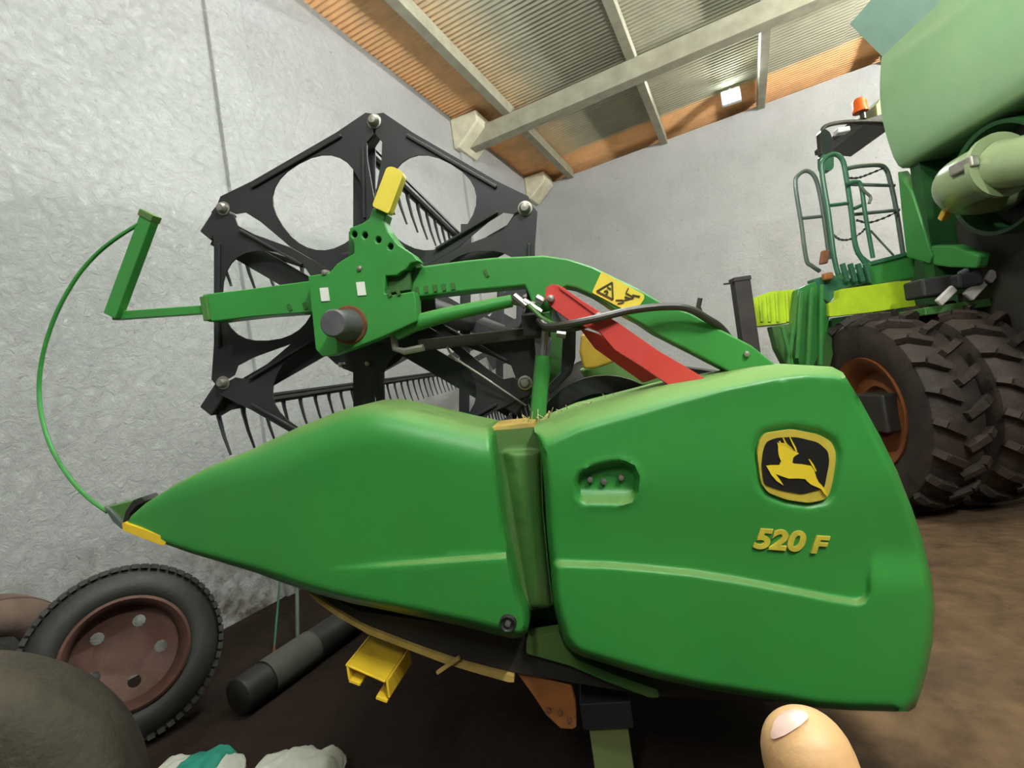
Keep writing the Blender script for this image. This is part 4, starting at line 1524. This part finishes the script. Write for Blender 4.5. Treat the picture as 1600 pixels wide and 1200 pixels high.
# sacks on the floor
def sack(name, label, c, ax, L, Wd, Hh, band=None, seed=1):
    t = thing(name, label, 'sack', (c[0], c[1], 0), group='white sacks by the tyres')
    ax = nrm(ax)
    sd = np.cross(UP, ax)
    r2 = np.random.default_rng(seed)
    ph = r2.uniform(0, 6, 8)

    def surf(u, v, ex=0):
        # u along, v around
        e = max(0, 1 - abs(2 * u - 1) ** 3.5) ** .5
        y = math.cos(v) * Wd * (.35 + .65 * e) + ex * math.cos(v)
        zz = math.sin(v)
        z = Hh * (zz if zz > 0 else zz * .95) * e + ex * zz
        wr = .45 * min(1, L / .8) * 1.6 * (.016 * math.sin(u * 17 + ph[0] + 2 * math.sin(v * 2)) + .012 * math.sin(u * 31 + v * 5 + ph[1]) + .01 * math.sin(v * 9 + ph[2] + u * 6))
        return np.array(c) + ax * (u - .5) * L + sd * (y + wr) + UP * (Hh + z + wr * (1 if zz > 0 else .2))
    nu, nv = 36, 28

    def build(u0, u1, ex, nm, m, par):
        V = [surf(u0 + (u1 - u0) * i / nu, 2 * math.pi * j / nv, ex) for i in range(nu + 1) for j in range(nv)]
        Fc = [(i * nv + j, i * nv + (j + 1) % nv, (i + 1) * nv + (j + 1) % nv, (i + 1) * nv + j) for i in range(nu) for j in range(nv)]
        Fc += [tuple(range(nv)), tuple(range(nu * nv + nv - 1, nu * nv - 1, -1))]
        return mk(nm, V, Fc, m, par, smooth='all')
    b = build(0, 1, 0, 'bag', M['sack'], t)
    if band:
        build(band[0], band[1], .004, 'print_band', M['sack_teal'], b)
    return t


def floor_at(x, y, z=0.):
    r = ray(x, y)
    return CAM + r * ((z - HC) / r[2])


p_ = floor_at(285, 1240, .1)
axs = nrm(RW @ np.array([1, .02, .1]) * np.array([1, 1, 0]))
sack('feed_sack', 'white woven sack with a teal printed band on the floor', (p_[0], p_[1], 0), axs, .46, .2, .1, band=(.46, .84), seed=3)
p_ = p_ + axs * .465 - np.array([*nrm(np.cross(UP, axs))[:2], 0]) * .03
sack('crumpled_sack', 'crumpled plain white sack beside the printed sack', (p_[0], p_[1], 0), axs * .97 - np.cross(UP, axs) * .25, .42, .17, .075, seed=5)

# corrugated drain pipe lying against the wall
pa, pb = floor_at(372, 1090, .11), floor_at(560, 960, .11)
pb = pa + nrm(pb - pa) * 1.5
dp = thing('drain_pipe', 'black ribbed drain pipe lying at the foot of the wall', 'pipe', (pa[0], pa[1], 0))
pts, rad = [], []
for k in range(121):
    t = k / 120
    pts.append(pa + (pb - pa) * t)
    rad.append(.105 if k % 2 else .097)
V, Fc = tubeg(pts, rad, 24)
mk('pipe_wall', V, Fc, M['pipe'], dp, smooth='all')
V, Fc = tubeg([pa + (pb - pa) * .12, pa + (pb - pa) * .36], .1075, 24, cap=False)
mk('mesh_sleeve', V, Fc, M['pipe_mesh'], dp, smooth='all')
# a thin green stake and a grey one leaning on the wall
for nm, lab, a, b, r_, m_ in (('garden_stake', 'thin dark green stake leaning on the wall by the pipe', (427, 1010), (447, 790), .008, 'rail_green'),
                              ('grey_stake', 'grey stake leaning on the wall beside the thin green stake', (465, 995), (463, 800), .014, 'rail_grey')):
    q0 = floor_at(a[0], a[1] + 20)
    q0[2] = 0
    q1 = on_plane(b[0], b[1], -XA, A - .03)
    o = thing(nm, lab, 'stake', q0)
    d_ = nrm(q1 - q0)
    tube('rod', [q0, q1], r_, M[m_], o, n=8)
    tube('point', [q0 + d_ * .0, q0 + d_ * .1], [r_ * 1.05, r_ * 1.3], M['rust'], o, n=8)

# ------------------------------------------------------------------ the viewer's own hand in front of the lens
fp = [(1272, 1240, .118), (1262, 1190, .121), (1246, 1150, .125), (1238, 1128, .127)]
hp0 = PD(1330, 1420, .115)
hand = thing('hand', 'pale fingertip reaching up at the lower edge of the picture', 'hand', hp0)


def skin_body(name, verts, edges, radii, m, parent, root=0, sub=2):
    me = bpy.data.meshes.new(name)
    off = woff(parent)
    me.from_pydata([tuple(np.array(v) - off) for v in verts], edges, [])
    o = bpy.data.objects.new(name, me)
    COL.objects.link(o)
    o.parent = parent
    sk = o.modifiers.new('skin', 'SKIN')
    sk.use_smooth_shade = True
    lay = me.skin_vertices[0].data if len(me.skin_vertices) else None
    if lay is None:
        bm = bmesh.new()
        bm.from_mesh(me)
        bm.verts.layers.skin.verify()
        bm.to_mesh(me)
        bm.free()
        lay = me.skin_vertices[0].data
    for i, r in enumerate(radii):
        lay[i].radius = (r, r) if not hasattr(r, '__len__') else r
        lay[i].use_root = (i == root)
    s = o.modifiers.new('sub', 'SUBSURF')
    s.levels = s.render_levels = sub
    me.materials.append(m)
    return o


V = [PD(1420, 1620, .12), PD(1390, 1520, .118), PD(1350, 1400, .117), PD(1322, 1310, .118), PD(1300, 1260, .119)]
R_ = [.03, .028, .016, .0108, .0098]
Ed = [(i, i + 1) for i in range(4)]
# the other fingers, curled round the phone below the frame, and the thumb
base = 1
for k, (dx, dy) in enumerate(((1470, 1420), (1560, 1440), (1640, 1480))):
    n0 = len(V)
    V += [PD(dx, dy, .12), PD(dx + 10, dy - 90, .108), PD(dx - 20, dy - 110, .09), PD(dx - 60, dy - 60, .08)]
    R_ += [.012, .0095, .0085, .007]
    Ed += [(base, n0), (n0, n0 + 1), (n0 + 1, n0 + 2), (n0 + 2, n0 + 3)]
n0 = len(V)
V += [PD(1290, 1600, .105), PD(1230, 1560, .095), PD(1190, 1500, .088)]
R_ += [.015, .011, .008]
Ed += [(0, n0), (n0, n0 + 1), (n0 + 1, n0 + 2)]
V.append(PD(1500, 1800, .16))
R_.append(.028)
Ed.append((0, len(V) - 1))
sk_o = skin_body('hand_skin', V, Ed, R_, M['skin'], hand, root=0)
# the fingertip itself, shaped as a tapering round-ended finger and grown together with the hand
tp, bs = np.array([1238., 1105.]), np.array([1296., 1292.])
ln = np.hypot(*(bs - tp))
prof_ = [(0, .5), (2.5, 15), (7, 27), (14, 38), (24, 48), (38, 57), (58, 64), (85, 68), (115, 69), (150, 67), (195, 66)]
fd = lambda t: .124 - .006 * t / ln
cen = [PD(*(tp + (bs - tp) * t / ln), fd(t)) for t, r in prof_]
rad = [r * fd(t) / F for t, r in prof_]
FV, FF = tubeg(cen, rad, 24)
dg = bpy.context.evaluated_depsgraph_get()
sm_ = bpy.data.meshes.new_from_object(sk_o.evaluated_get(dg))
hv = [np.array(v.co[:]) + woff(hand) for v in sm_.vertices]
hf = [tuple(p.vertices) for p in sm_.polygons]
bpy.data.objects.remove(sk_o)
hm = MB().add(hv, hf).add(FV, FF)
ho = hm.build('hand_skin', M['skin'], hand, smooth='all')
rmod = ho.modifiers.new('grow', 'REMESH')
rmod.mode = 'VOXEL'
rmod.voxel_size = .0009
rmod.use_smooth_shade = True
smo = ho.modifiers.new('smooth', 'SMOOTH')
smo.iterations = 4
# fingernail: plate lying on the side of the fingertip that faces the lens
from mathutils.bvhtree import BVHTree
bvh = BVHTree.FromPolygons([Vector(v) for v in FV], FF)
npoly = rounded([(1203, 1150), (1209, 1127), (1222, 1112), (1242, 1107), (1260, 1112), (1264, 1121), (1250, 1134), (1228, 1148), (1208, 1156)], 6)
gx = np.stack(np.meshgrid(np.arange(1200, 1270, 5), np.arange(1104, 1160, 5)), -1).reshape(-1, 2)
gx = gx[inside(gx, npoly)]
gx = gx[dist_poly(gx, npoly, True) > 3]
v, t = triang(resample(npoly, 4), (), gx)
V = []
for x, y in v:
    d = Vector(nrm(ray(x, y)))
    loc, nor, _, _ = bvh.ray_cast(Vector(CAM), d)
    p = np.array(loc) if loc is not None else PD(x, y, fd(20))
    V.append(p - np.array(d) * .0007)
Vp, Fp = prism_geo(V, t, nrm(ray(1235, 1130)) * .0012)
mk('fingernail', Vp, Fp, M['nail'], hand, smooth=True)
